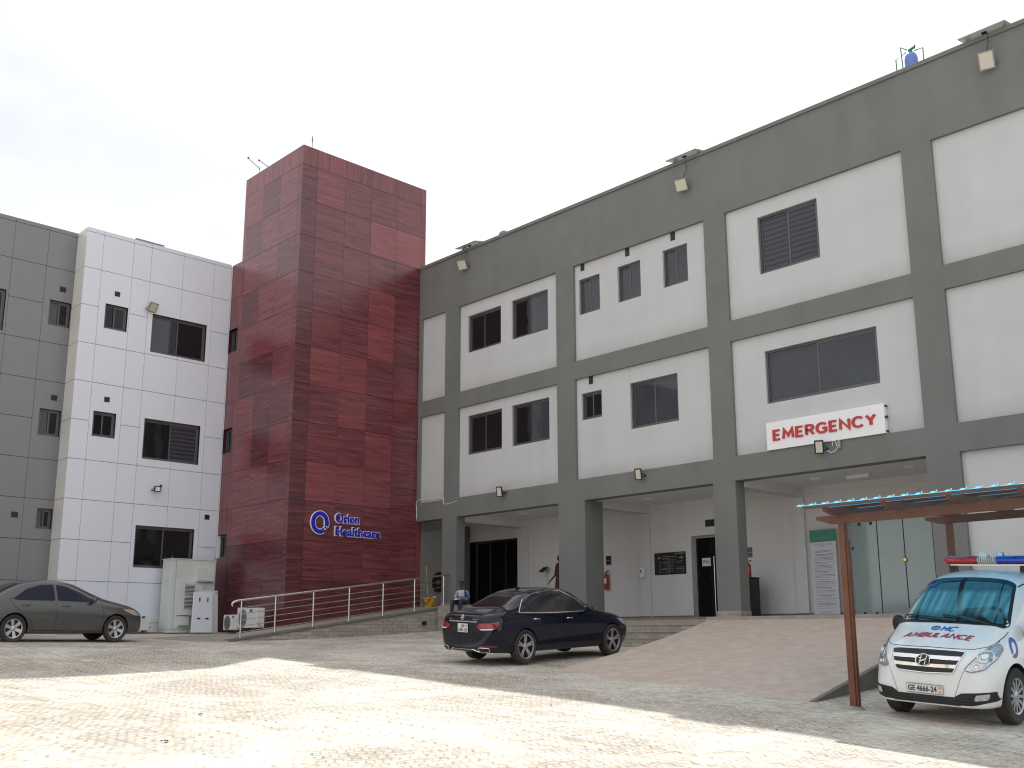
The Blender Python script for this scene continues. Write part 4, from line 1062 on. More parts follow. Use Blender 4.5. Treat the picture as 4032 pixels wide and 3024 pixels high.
# ---------- dusty grey compact sedan, seen from its right side
C_T = [
 (-0.97, 0.36, 0.58, 0.64, 0.56, 0.6, 0.8, 0.56, 0.88, 0.5, 0.93, 0.42, 0.96, 0.97),
 (-0.92, 0.28, 0.72, 0.81, 0.56, 0.77, 0.82, 0.71, 0.93, 0.63, 0.98, 0.5, 1.01, 1.02),
 (-0.78, 0.24, 0.77, 0.855, 0.58, 0.83, 0.86, 0.77, 0.97, 0.69, 1.02, 0.55, 1.05, 1.065),
 (-0.5, 0.21, 0.82, 0.88, 0.58, 0.86, 0.89, 0.81, 1, 0.72, 1.06, 0.56, 1.095, 1.115),
 (-0.2, 0.2, 0.83, 0.887, 0.58, 0.87, 0.9, 0.82, 1.01, 0.73, 1.1265, 0.5499, 1.2514, 1.2747),
 (0.15, 0.2, 0.83, 0.887, 0.58, 0.87, 0.9, 0.82, 1, 0.71, 1.1985, 0.5589, 1.3874, 1.4127),
 (0.6, 0.2, 0.83, 0.887, 0.58, 0.87, 0.895, 0.82, 0.99, 0.695, 1.22, 0.565, 1.455, 1.477),
 (1.1, 0.2, 0.83, 0.887, 0.58, 0.87, 0.885, 0.82, 0.98, 0.695, 1.21, 0.565, 1.46, 1.485),
 (1.5, 0.2, 0.83, 0.887, 0.58, 0.865, 0.875, 0.815, 0.97, 0.705, 1.17, 0.565, 1.405, 1.43),
 (1.95, 0.2, 0.83, 0.885, 0.58, 0.86, 0.865, 0.81, 0.96, 0.725, 1.0635, 0.5726, 1.2111, 1.2403),
 (2.4, 0.2, 0.83, 0.88, 0.58, 0.855, 0.85, 0.8, 0.935, 0.72, 0.99, 0.58, 1.035, 1.06),
 (2.75, 0.2, 0.83, 0.88, 0.57, 0.845, 0.82, 0.78, 0.895, 0.69, 0.94, 0.54, 0.975, 0.99),
 (3.1, 0.21, 0.8, 0.865, 0.55, 0.815, 0.76, 0.74, 0.83, 0.65, 0.865, 0.5, 0.895, 0.91),
 (3.4, 0.22, 0.72, 0.79, 0.52, 0.73, 0.68, 0.66, 0.745, 0.56, 0.775, 0.43, 0.8, 0.815),
 (3.58, 0.24, 0.58, 0.65, 0.49, 0.58, 0.6, 0.51, 0.65, 0.44, 0.68, 0.34, 0.7, 0.71),
]
grey = car_root('parked_car', 'dusty grey sedan parked beside the white clad wall, cut by the left edge', 'car', (-29.579, 9.267, 1.36, 1.5593, .0, .035), 0)
body, tree = finish_body(loft_body(sedan_sections(C_T), .20), M['paint_grey'], grey, [(0, .325, .365), (2.70, .325, .365)])
P = Proj(tree)
for x in (0, 2.70):
    for s in (-1, 1): wheel(grey, x, s*.77, s, .322, .222, 'sedan', .215)
for view, s in (('R', -1), ('Lf', 1)):
    wr = [(-.08, 1.0), (.28, 1.235), (.62, 1.335), (.98, 1.36), (1.01, .975), (.10, .975)]
    wf = [(1.08, .975), (1.05, 1.36), (1.28, 1.325), (1.72, 1.17), (2.10, .985), (2.08, .955)]
    mesh_obj('side_window', patch(P, view, rounded(wr, .04), .004), M['carglass_b'], grey, smooth=True)
    mesh_obj('side_window', patch(P, view, rounded(wf, .04), .004), M['carglass_b'], grey, smooth=True)
    for ln in ([(1.05, .96), (1.06, .60), (1.05, .28)], [(2.27, .90), (2.33, .70), (2.28, .28)], [(.50, .28), (.42, .50), (0.02, .80), (-.16, .97), (-.08, 1.03)]):
        mesh_obj('door_seam', seam(P, view, ln, .0045), M['black'], grey)
    handle(P, grey, .26, .865, view, M['paint_grey']); handle(P, grey, 1.30, .85, view, M['paint_grey'])
    mirror_part(P, grey, 2.0, 1.01, s, M['paint_grey'], (.13, .20, .13), .84)
    mesh_obj('sill_line', seam(P, view, [(.42, .28), (2.3, .27)], .012, .0), M['black'], grey)
    hl = rounded([(2.86, .80), (3.12, .80), (3.42, .70), (3.44, .64), (3.20, .66), (2.98, .74)], .02)
    mesh_obj('headlamp', patch(P, view, hl, .007, .05), M['head'], grey, smooth=True)
    mesh_obj('indicator', patch(P, view, rounded([(2.88, .80), (3.08, .79), (3.14, .73), (3.00, .75)], .015), .012, .04), M['amber'], grey, smooth=True)
    mesh_obj('tail_lamp', patch(P, view, rounded([(-.95, .86), (-.68, .90), (-.66, .80), (-.93, .74)], .03), .007, .05), M['tail'], grey, smooth=True)
    mesh_obj('fog_lamp', patch(P, 'F', rounded([(s*.62, .42), (s*.45, .40), (s*.45, .32), (s*.60, .33)], .02), .006, .05), M['grille'], grey)
mesh_obj('windscreen', patch(P, 'T', rounded([(1.52, -.48), (1.52, .48), (2.34, .62), (2.34, -.62)], .08), .005, .08), M['carglass'], grey, smooth=True)
mesh_obj('rear_window', patch(P, 'T', rounded([(-.46, -.58), (-.46, .58), (.12, .48), (.12, -.48)], .07), .005, .08), M['carglass'], grey, smooth=True)
mesh_obj('front_grille', patch(P, 'F', rounded([(-.50, .50), (.50, .50), (.42, .30), (-.42, .30)], .04), .006, .08), M['grille'], grey)
mesh_obj('number_plate', patch(P, 'F', [(-.24, .58), (.24, .58), (.24, .48), (-.24, .48)], .02, .2), M['plate'], grey)
mesh_obj('bonnet_seam', seam(P, 'T', [(2.40, -.66), (2.9, -.62), (3.36, -.48)], .004), M['black'], grey)

# ---------- white ambulance van, seen from the front; x measured from the front axle
def van_sections(T):
    return [(x, [(ys*.6, zs), (ys*.97, zs), (ys, zs+.07), (ym, zm), (yb, zb), (yh, zh), (yg, zg), (yr, zr), (yr*.5, (zt*2.6+zr)/3.6), (0, zt)]) for (x, zs, ys, ym, zm, yb, zb, yh, zh, yg, zg, yr, zr, zt) in T]
V_T = [
 (-4.18, .30, .80, .86, .6, .86, .95, .85, 1.10, .80, 1.45, .62, 1.80, 1.84),
 (-4.10, .24, .88, .94, .6, .94, .95, .93, 1.10, .86, 1.48, .68, 1.84, 1.895),
 (-3.60, .22, .90, .96, .6, .96, .95, .95, 1.10, .86, 1.48, .69, 1.86, 1.92),
 (-2.40, .22, .90, .96, .6, .96, .95, .95, 1.10, .86, 1.48, .69, 1.865, 1.925),
 (-1.60, .22, .90, .96, .6, .96, .95, .95, 1.10, .86, 1.48, .69, 1.865, 1.925),
 (-1.20, .22, .90, .96, .6, .955, .95, .945, 1.10, .875, 1.48, .71, 1.865, 1.92),
 (-0.80, .22, .90, .955, .6, .95, .95, .94, 1.09, .885, 1.42, .73, 1.80, 1.845),
 (-0.45, .22, .90, .955, .6, .95, .94, .93, 1.07, .89, 1.28, .77, 1.57, 1.61),
 (-0.12, .22, .90, .95, .6, .94, .92, .915, 1.04, .88, 1.15, .81, 1.31, 1.35),
 (0.10, .22, .90, .945, .58, .93, .90, .895, 1.01, .85, 1.09, .76, 1.165, 1.20),
 (0.35, .22, .89, .935, .55, .91, .85, .86, .94, .80, 1.01, .68, 1.075, 1.105),
 (0.58, .22, .87, .90, .52, .85, .78, .79, .855, .72, .915, .58, .975, 1.005),
 (0.74, .23, .80, .81, .50, .74, .72, .68, .78, .60, .835, .47, .89, .915),
 (0.86, .25, .62, .66, .46, .58, .62, .53, .68, .47, .73, .37, .775, .79),
]
van = car_root('ambulance_van', 'white ambulance van with red and blue roof beacons under the timber canopy', 'ambulance', (-6.817, 15.602, .281, 4.662, -.054, -.055), 0)
body, tree = finish_body(loft_body(van_sections(V_T), .22), M['paint_white'], van, [(0, .36, .40), (-3.20, .36, .40)])
P = Proj(tree)
for x in (0, -3.20):
    for s in (-1, 1): wheel(van, x, s*.835, s, .352, .225, 'van', .22)
ws = rounded([(-.755, -.66), (-.755, .66), (-.10, .80), (-.02, .74), (.02, .40), (.03, 0), (.02, -.40), (-.02, -.74), (-.10, -.80)], .04)
wsb = [(-.80, -.69), (-.80, .69), (-.11, .845), (.02, .80), (.065, .42), (.075, 0), (.065, -.42), (.02, -.80), (-.11, -.845)]
mesh_obj('windscreen_frame', patch(P, 'T', rounded(wsb, .05), .004, .06), M['black'], van, smooth=True)
w_o = mesh_obj('windscreen', patch(P, 'T', ws, .009, .06), M['ws_van'], van, smooth=True)
mesh_obj('tint_band', patch(P, 'T', rounded([(-.752, -.655), (-.752, .655), (-.69, .665), (-.69, -.665)], .01), .012, .06), M['ws_dark'], w_o, smooth=True)
mesh_obj('sticker', patch(P, 'T', [(-.625+.04*cos(k*pi/8), -.52+.07*sin(k*pi/8)) for k in range(16)], .014, .03), M['blue_l'], w_o)
def wiper(y0, x1, y1):
    q = [P.hit('T', .045 + (x1-.045)*t, y0+(y1-y0)*t, .03) for t in [i/8 for i in range(9)]]
    mb = MB(); mb.tube([p for p in q if p], .011, n=6); mesh_obj('wiper', mb, M['black'], van)
wiper(.10, -.08, -.70); wiper(.62, -.06, -.12)
for view, s in (('R', -1), ('Lf', 1)):
    win = [(-.50, 1.19), (-.62, 1.30), (-.98, 1.62), (-1.30, 1.66), (-1.30, 1.13), (-.75, 1.12)]
    if view == 'R' or True:
        mesh_obj('side_window', patch(P, view, rounded(win, .04), .006), M['carglass'], van, smooth=True)
        mesh_obj('side_window', patch(P, view, rounded([(-1.42, 1.66), (-2.45, 1.67), (-2.45, 1.13), (-1.42, 1.13)], .05), .006), M['carglass'], van, smooth=True)
        mesh_obj('side_window', patch(P, view, rounded([(-2.60, 1.67), (-3.80, 1.65), (-3.80, 1.14), (-2.60, 1.13)], .05), .006), M['carglass'], van, smooth=True)
    for ln in ([(-.42, 1.13), (-.40, .90), (-.46, .62), (-.52, .30)], [(-1.36, 1.75), (-1.36, .30)], [(-.44, 1.14), (-.95, 1.66), (-1.36, 1.74)]):
        mesh_obj('door_seam', seam(P, view, ln, .005), M['black'], van)
    handle(P, van, -1.15, 1.0, view, M['paint_white'])
    mesh_obj('roof_gutter', seam(P, 'T', [(-.78, s*.715), (-1.15, s*.735), (-1.7, s*.74), (-4.0, s*.73)], .011, .0), M['black'], van)
    mirror_part(P, van, -.42, 1.16, s, M['black'], (.12, .20, .24), .93)
    # lamps
    hlp = rounded([(s*.565, .70), (s*.66, .675), (s*.79, .71), (s*.87, .83), (s*.885, .94), (s*.84, 1.01), (s*.76, .95), (s*.66, .82)], .03)
    h_o = mesh_obj('headlamp', patch(P, 'F', hlp, .010, .04), M['head'], van, smooth=True)
    mesh_obj('lamp_rim', seam(P, 'F', hlp, .007, .010, True, .03), M['ink_g'], h_o, smooth=True)
    for (cy, cz, rr_) in ((.765, .855, .075), (.70, .735, .042)):
        q = [P.hit('F', s*cy + rr_*cos(k*pi/10), cz + rr_*sin(k*pi/10)/KZ, .017) for k in range(20)]
        mb = MB(); mb.tube([p for p in q if p], .008, n=6, closed=True); mesh_obj('reflector_ring', mb, M['chrome'], h_o, smooth=True)
        q = [P.hit('F', s*cy + rr_*.45*cos(k*pi/6), cz + rr_*.45*sin(k*pi/6)/KZ, .020) for k in range(12)]
        mb = MB(); mb.add([p for p in q if p], [tuple(range(len([p for p in q if p])))]); mesh_obj('bulb', mb, M['signwhite'], h_o)
    si = rounded([(.30, .70), (.62, .74), (.62, .96), (.42, .98), (.28, .84)], .03)
    fl = rounded([(s*.84, .425), (s*.70, .405), (s*.68, .335), (s*.82, .35)], .02)
    low = rounded([(s*.93, .45), (s*.52, .42), (s*.42, .37), (s*.42, .27), (s*.66, .275), (s*.88, .33)], .015)
    mesh_obj('bumper_inlet', patch(P, 'F', low, .007, .05), M['grille'], van)
    mesh_obj('fog_lamp', patch(P, 'F', fl, .016, .05), M['head'], van, smooth=True)
mid = rounded([(-.50, .365), (.50, .365), (.50, .265), (-.50, .265)], .01)
mesh_obj('bumper_inlet', patch(P, 'F', mid, .007, .06), M['grille'], van)
for z in (.335, .30):
    mesh_obj('inlet_bar', seam(P, 'F', [(-.60, z), (.60, z)], .006, .012), M['black'], van)
gr = rounded([(-.545, .905), (-.40, .915), (0, .92), (.40, .915), (.545, .905), (.42, .655), (0, .64), (-.42, .655)], .03)
g_o = mesh_obj('front_grille', patch(P, 'F', gr, .010, .05), M['grille'], van)
mesh_obj('grille_trim', seam(P, 'F', gr, .009, .012, True, .04), M['chrome'], g_o, smooth=True)
for z, w in ((.825, .505), (.735, .462)):
    mesh_obj('grille_bar', patch(P, 'F', [(-w, z+.022), (w, z+.022), (w-.015, z-.02), (-w+.015, z-.02)], .020, .05), M['chrome'], g_o, smooth=True)
q = [P.hit('F', .105*cos(k*pi/12), .785 + .062*sin(k*pi/12), .030) for k in range(24)]
mb = MB(); mb.add(q, [tuple(range(24))]); e_o = mesh_obj('emblem', mb, M['grille'], van)
mb = MB(); mb.tube([p + Vector((.004, 0, 0)) for p in q], .008, n=6, closed=True)
def es(a0, b0, a1, b1, r=.009):
    p, q_ = P.hit('F', a0, b0, .036), P.hit('F', a1, b1, .036); mb.cyl(p, q_, r, r, 6)
es(-.052, .745, -.028, .828); es(.026, .742, .052, .826); es(-.042, .776, .042, .794, .011)
mesh_obj('emblem_letter', mb, M['chrome'], e_o, smooth=True)
mesh_obj('bonnet_seam', seam(P, 'F', [(-.83, 1.035), (-.76, .975), (-.62, .945), (-.3, .945), (0, .95), (.3, .945), (.62, .945), (.76, .975), (.83, 1.035)], .005), M['black'], van)
for s in (-1, 1):
    mesh_obj('bonnet_seam', seam(P, 'T', [(.30, s*.81), (.08, s*.845), (-.02, s*.85)], .005), M['black'], van)
    mesh_obj('bumper_seam', seam(P, 'F', [(s*.56, .69), (s*.50, .56), (s*.43, .38)], .004), M['ink_g'], van)
pl = mesh_obj('number_plate', patch(P, 'F', [(-.27, .495), (.27, .495), (.27, .385), (-.27, .385)], .018, .1), M['plate'], van)
mesh_obj('plate_edge', seam(P, 'F', [(-.27, .495), (.27, .495), (.27, .385), (-.27, .385)], .005, .018, True, .1), M['ink_g'], pl)
mesh_obj('lettering', decal_text(P, 'F', 'GE 4666-24', -.035, .405, .43, .072, .023, 1, .022, step=.1), M['ink'], pl)
mesh_obj('lettering', patch(P, 'F', [(.205, .48), (.25, .48), (.25, .452), (.205, .452)], .023, .1), M['amber'], pl)
mesh_obj('lettering', decal_text(P, 'F', 'GH', .228, .398, .04, .028, .023, 1, .005), M['ink_g'], pl)
# bonnet lettering lies on the sloping bonnet: rows run across the van
def bon(xb, scale): return lambda u, v: (xb - v*scale, u)
def bonnet_strokes(txt, y0, xb, w, h, m, th):
    mb = MB()
    for i, st_ in enumerate(stroke_text(txt, w, h, th, .27, .28)):
        for q in st_:
            n_ = 3; V = []
            for (t0, t1) in [(k/n_, (k+1)/n_) for k in range(n_)]:
                f = lambda t, a, b: (a[0]+(b[0]-a[0])*t, a[1]+(b[1]-a[1])*t)
                cs = [f(t0, q[0], q[1]), f(t1, q[0], q[1]), f(t1, q[3], q[2]), f(t0, q[3], q[2])]
                mb.add([P.hit('T', xb - v, y0 + u, .005 + .0006*(i % 3)) for u, v in cs], [(0, 1, 2, 3)])
    mesh_obj('bonnet_lettering', mb, M[m], van)
bonnet_strokes('AMBULANCE', -.53, .47, 1.02, .16, 'red_m', .25)
bonnet_strokes('HC', -.035, .275, .22, .135, 'blue_l', .22)
ring = lambda cx_, cy_, ro, ri, n=20: [((cx_+ro[0]*cos(2*pi*k/n), cy_+ro[1]*sin(2*pi*k/n)), (cx_+ri[0]*cos(2*pi*k/n), cy_+ri[1]*sin(2*pi*k/n))) for k in range(n)]
rg = ring(.20, -.115, (.055, .068), (.030, .040)); mb = MB(); vs = [P.hit('T', *a, .006) for a, b in rg] + [P.hit('T', *b, .006) for a, b in rg]
mb.add(vs, [(k, (k+1) % 20, 20+(k+1) % 20, 20+k) for k in range(20)]); mesh_obj('bonnet_lettering', mb, M['blue_l'], van)
for pp_ in ([(.18, -.122), (.22, -.122), (.22, -.108), (.18, -.108)], [(.193, -.14), (.207, -.14), (.207, -.09), (.193, -.09)]):
    mesh_obj('bonnet_lettering', patch(P, 'T', pp_, .009, .1), M['red_m'], van)
rg = [k for k in ring(-0.01, .95, (.10, .128), (.050, .075), 28)]
mb = MB(); idx = [k for k in range(28)]
vs = [P.hit('Lf', *a, .006) for a, b in rg] + [P.hit('Lf', *b, .006) for a, b in rg]
mb.add(vs, [(k, (k+1) % 28, 28+(k+1) % 28, 28+k) for k in range(28) if k not in (22, 23, 24)]); mesh_obj('side_logo', mb, M['blue_l'], van)
for pp_ in ([(.0, .855), (.06, .855), (.06, .84), (.0, .84)], [(.023, .88), (.037, .88), (.037, .815), (.023, .815)]):
    mesh_obj('side_logo', patch(P, 'Lf', pp_, .008, .1), M['red_m'], van)
# roof beacon bar: bolted to the roof, part of the van
zb = 2.045; xb = -1.42
lb = MB(); lb.box(xb-.05, -.60, 1.965, xb+.05, .60, 1.985); bar = mesh_obj('beacon_bar', lb, M['steel'], van)
def capsule(y0, y1, m, name, rx=.105, rz=.062):
    mb = MB(); n = 16; vs = []; st_ = [(y0, .35), (y0+(y1-y0)*.04, .75), (y0+(y1-y0)*.12, 1), (y1, 1)]
    for (y, sc) in st_:
        for j in range(n): vs.append((xb + rx*sc*cos(2*pi*j/n), y, zb + rz*sc*sin(2*pi*j/n)))
    mb.add(vs, [(i*n+j, i*n+(j+1) % n, (i+1)*n+(j+1) % n, (i+1)*n+j) for i in range(3) for j in range(n)] + [tuple(range(n)), tuple(3*n+j for j in range(n))])
    return mesh_obj(name, mb, m, bar, smooth=True, angle=50)
capsule(-.72, -.15, M['bar_red'], 'beacon_lens'); capsule(.72, .15, M['bar_blue'], 'beacon_lens')
mb = MB()
for k in range(9):
    y = -.14 + k*.035; mb.lathe([(.0, 0), (.9, 0), (1, .004), (1, .018), (.9, .022), (0, .022)], (0, 0, 0), 'y', 16)
    n_ = 16*6; vs = mb.v[-n_:]; mb.v[-n_:] = [(xb + a*.108, y + b, zb + c*.066) for a, b, c in vs]
mesh_obj('siren_housing', mb, M['acwhite'], bar, smooth=True, angle=30)
mb = MB()
for y in (-.56, .56):
    mb = MB(); mb.box(xb-.05, y-.05, 1.88, xb+.05, y+.05, 1.966); mesh_obj('bar_foot', mb, M['black'], bar)
mb = MB(); rnd2 = random.Random(5)
vs = []; n = 7
for i in range(n):
    for j in range(n):
        vs.append((xb - .09 + .18*i/(n-1), -.12 + .36*j/(n-1), zb + .075 + .05*rnd2.random() - .10*abs(i-3)/3*rnd2.random()))
mb.add(vs, [(i*n+j, i*n+j+1, (i+1)*n+j+1, (i+1)*n+j) for i in range(n-1) for j in range(n-1)])
bg_ = mesh_obj('plastic_wrap', mb, M['signwhite'], bar, smooth=True, angle=20)
# ------------------------------------------------------------------ stainless handrail
hr = thing('handrail', 'stainless steel handrail with five bars running up the narrow ramp', 'handrail', (-28.06, 15.48, 1.5))
X0 = -28.06
ph = 1.09
for y in (15.48, 16.64, 18.00, 19.36, 20.72, 22.06, 23.36):
    z = pr_z(y) + .012; mb = MB(); mb.cyl((X0, y, z), (X0, y, z+ph), .026, n=12); mb.cyl((X0, y, z), (X0, y, z+.02), .055, n=12); mb.cyl((X0, y, z+.02), (X0, y, z+.07), .034, n=12)
    wpart('post', mb, M['steel'], hr, smooth=True)
for k, fz in enumerate((.15, .31, .475, .64, .81)):
    mb = MB(); mb.tube([(X0-.02, 15.36, pr_z(15.36)+fz*ph), (X0-.02, 23.56, pr_z(23.56)+fz*ph)], .011, n=8); wpart('bar', mb, M['steel'], hr, smooth=True)
mb = MB(); mb.tube([(X0, 15.17, pr_z(15.2)+ph-.13), (X0, 15.17, pr_z(15.2)+ph-.06), (X0, 15.22, pr_z(15.2)+ph-.005), (X0, 15.35, pr_z(15.35)+ph+.02), (X0, 23.60, pr_z(23.6)+ph+.02)], .034, n=12)
wpart('top_rail', mb, M['steel'], hr, smooth=True)

# ------------------------------------------------------------------ signs
es_ = thing('emergency_sign', 'white board with raised red EMERGENCY lettering over the veranda', 'sign', (-13.08, YR-.02, 6.72))
mb = MB(); mb.box(-14.76, YR-.055, 6.345, -11.40, YR+.09, 7.10); wpart('board', mb, M['signwhite'], es_, bevel=.006)
mb = MB()
for z in (6.40, 7.04): mb.box(-11.398, YR-.03, z-.02, -11.375, YR+.09, z+.02)
mb.box(-11.398, YR-.05, 6.72, -11.34, YR+.02, 6.78); wpart('bracket', mb, M['black'], es_)
mb = MB()
for i, st_ in enumerate(stroke_text('EMERGENCY', 2.95, .365, .225, .31)):
    e = .0006*(i % 3)
    for q in st_: mb.hexa([(-14.56+a, YR-.056, 6.545+b) for a, b in q] + [(-14.56+a, YR-.082-e, 6.545+b) for a, b in q])
wpart('lettering', mb, M['red'], es_)

lg = thing('orion_sign', 'blue Orion Healthcare lettering with broken ring logo on the red tower', 'sign', (XT, 20.4, 5.3))
def on_tower(u, v, w): return (XT + w, u, v)
def ring_logo(cx_, cz_, ro, ri, w0, w1, a_gap0=-62, a_gap1=-20, n=64):
    mb = MB(); A = [radians(a_gap1 + (360-(a_gap1-a_gap0))*k/n) for k in range(n+1)]
    for k in range(n):
        q = []
        for w in (w0, w1):
            for a, r in ((A[k], ri), (A[k+1], ri), (A[k+1], ro), (A[k], ro)): q.append(on_tower(cx_+r[0]*cos(a), cz_+r[1]*sin(a), w))
        mb.hexa(q)
    return mb
wpart('ring_backing', ring_logo(19.36, 5.32, (.385, .415), (.172, .218), .03, .075, -60, -22), M['signwhite'], lg)
wpart('ring', ring_logo(19.36, 5.32, (.36, .39), (.197, .243), .0751, .085, -62, -20), M['blue'], lg)
mb = MB()
for a, b in ((.085, .03), (.03, .085)): fbox(mb, FT, 19.585-a, 19.585+a, 5.165-b, 5.165+b, .03, .07)
wpart('cross_backing', mb, M['signwhite'], lg)
mb = MB()
for a, b in ((.058, .014), (.014, .058)): fbox(mb, FT, 19.585-a, 19.585+a, 5.165-b, 5.165+b, .071, .078)
wpart('cross', mb, M['red'], lg)
for txt, u0, z0, w, h in (('Orion', 19.99, 5.365, 1.00, .335), ('Healthcare', 20.00, 4.915, 1.93, .315)):
    for nm, off, w0, dep, m in (('letter_backing', .052, .02, .10, 'signwhite'), ('lettering', .028, .074, .02, 'blue')):
        vs, fs = text_mesh(txt, w + (.05 if off > .03 else 0), h + (.045 if off > .03 else 0), depth=.5, offset=off)
        d0 = .025 if off > .03 else 0
        mb = MB(); mb.add([on_tower(u0-d0+v.x, z0-d0*.9+v.y, w0 + (v.z+.5)*(.05 if off > .03 else .012)) for v in vs], fs); wpart(nm, mb, M[m], lg)

# ------------------------------------------------------------------ floodlights and solar panels
def floodlight(label, loc, face, size, style, group, tilt=32, cable=None, yaw=0.0):
    """face: outward unit direction; the lamp leans out and looks down"""
    ang = 0 if face == 'y' else radians(90)
    t = thing('floodlight', label, 'floodlight', loc, (0, 0, ang), group)
    w, h = size; T = radians(tilt)
    def tp(x, y, z):    # lamp frame tilted about x, its glass towards -y and down
        yy = y*cos(T) - z*sin(T); zz = y*sin(T) + z*cos(T)
        return (x*cos(yaw) - yy*sin(yaw), x*sin(yaw) + yy*cos(yaw) - .24, zz - .02)
    def tb(x0, y0, z0, x1, y1, z1):
        mb = MB(); mb.box(x0, y0, z0, x1, y1, z1); mb.v = [tp(*v) for v in mb.v]; return mb
    mesh_obj('housing', tb(-w/2, .0, -h/2, w/2, .07, h/2), M['lamp_h' if style == 'grey' else 'black'], t, bevel=.008)
    b = tb(-w/2-.006, -.012, -h/2-.006, w/2+.006, .0, h/2+.006)
    r = mesh_obj('bezel', b, M['lamp_h' if style == 'grey' else 'black'], t, bevel=.004)
    e = .045 if style == 'grey' else .05
    mesh_obj('lens', tb(-w/2+e*.55, -.018, -h/2+e*.55, w/2-e*.55, -.0125, h/2-e*.55), M['lamp' if style == 'grey' else 'signwhite' if style == 'bw' else 'lamp'], t)
    mb = MB(); mb.tube([(w/2+.02, -.19, 0), (w/2+.02, -.10, -.03), (w/2+.02, -.01, -.05), (0, -.01, -.05), (-w/2-.02, -.01, -.05), (-w/2-.02, -.10, -.03), (-w/2-.02, -.19, 0)], .012, n=6)
    mesh_obj('bracket', mb, M['lamp_h' if style == 'grey' else 'black'], t)
    if cable:
        mb = MB(); mb.tube(bezier_cable(cable, 5), .010, n=5); mesh_obj('cable', mb, M['black'], t)
    return t
gF = 'large solar floodlights under the parapet'
floodlight('large pale floodlight at the dark grey band nearest the red tower', (-27.22, YR, 15.02), 'y', (.38, .36), 'grey', gF, yaw=.25, cable=[(0, -.16, .2), (.1, -.10, .45), (-.05, -.12, .62), (.05, -.15, .78)])
floodlight('large pale floodlight between the three small windows and the blind window', (-17.12, YR, 14.80), 'y', (.37, .36), 'grey', gF, yaw=.25, cable=[(0, -.16, .2), (.12, -.10, .5), (.1, -.15, .78)])
floodlight('large pale floodlight at the top right corner under the solar panel', (-8.08, YR, 14.93), 'y', (.34, .42), 'grey', gF, yaw=.25, cable=[(0, -.16, .25), (.03, -.10, .5), (.06, -.15, .72)])
floodlight('pale floodlight above the upper large window on the white cladding', (XL, 14.96, 13.26), 'x', (.34, .34), 'grey', gF, yaw=.25)
gL = 'black floodlights along the lower beam'
floodlight('black rimmed floodlight on the lower beam nearest the red tower', (-25.18, YR, 6.30), 'y', (.20, .34), 'bk', gL, tilt=20, yaw=.5)
floodlight('black rimmed floodlight on the lower beam below the large single window', (-19.09, YR, 6.20), 'y', (.20, .34), 'bk', gL, tilt=20, yaw=.5)
f3 = floodlight('black rimmed floodlight below the EMERGENCY sign', (-13.12, YR, 6.22), 'y', (.22, .34), 'bk', gL, tilt=20, yaw=.5)
mb = MB(); mb.tube(bezier_cable([(.12, -.05, -.1), (.25, -.06, -.17), (.40, -.06, -.08), (.36, -.06, .10), (.28, -.05, .12), (.27, -.03, 0)], 6), .009, n=6); mesh_obj('cable', mb, M['signwhite'], f3)
mb = MB(); mb.cyl((.46, -.05, -.08), (.46, -.05, .12), .045, n=12); mb.box(.42, -.05, -.09, .50, 0, .13); mesh_obj('driver_box', mb, M['lamp_h'], f3)
f4 = floodlight('small black rimmed floodlight with sensor on the white cladding', (XL, 15.60, 6.64), 'x', (.22, .19), 'bw', None, tilt=8)
mb = MB(); mb.cyl((.19, -.06, .16), (.19, -.10, .08), .035, .025, 12); mb.tube([(.10, -.1, .02), (.17, -.04, .08), (.19, 0, .13)], .012, n=6); mesh_obj('sensor', mb, M['black'], f4)
def solar(label, loc, ang, L=1.12, Wd=.50, tilt=12):
    t = thing('solar_panel', label, 'solar panel', loc, (0, 0, ang), 'solar panels along the parapets')
    T = radians(tilt)
    def tp(v): x, y, z = v; return (x, y*cos(T) - z*sin(T), y*sin(T) + z*cos(T))
    mb = MB(); mb.box(-L/2, -Wd/2, 0, L/2, Wd/2, .028); mb.v = [tp(v) for v in mb.v]; f = mesh_obj('panel_frame', mb, M['frame_l'], t)
    mb = MB(); mb.box(-L/2+.02, -Wd/2+.02, .029, L/2-.02, Wd/2-.02, .032); mb.v = [tp(v) for v in mb.v]; mesh_obj('cells', mb, M['navy'], f)
    mb = MB(); mb.box(-L/2+.02, -Wd/2+.02, -.004, L/2-.02, Wd/2-.02, -.001); mb.v = [tp(v) for v in mb.v]; mesh_obj('backsheet', mb, M['acp_cream'], f)
    mb = MB(); mb.box(-.06, -.10, -.03, .06, .02, -.002); mb.box(-L/2+.1, .05, -.09, -L/2+.14, .25, 0); mb.box(L/2-.14, .05, -.09, L/2-.1, .25, 0); mesh_obj('mount', mb, M['black'], t)
solar('solar panel on the parapet nearest the red tower', (-27.08, YR+.02, ROOF+.09), 0)
solar('solar panel on the parapet at the middle of the grey roofline', (-17.12, YR+.02, ROOF+.09), 0)
solar('solar panel on the parapet at the top right corner', (-8.14, YR+.02, ROOF+.08), 0)
solar('solar panel lying on the parapet of the white clad building', (XL-.22, 14.78, 15.785), radians(90), L=1.10, Wd=.5, tilt=2)
mb = MB(); mb.box(-25.42, YR-.03, ROOF+.001, -25.12, YR+.2, ROOF+.09); mb.box(-25.36, YR+.0, ROOF+.09, -25.2, YR+.1, ROOF+.13)
tag(mesh_obj('junction_box', mb, M['lamp_h']), 'small grey box on the parapet right of the first solar panel', 'junction box')

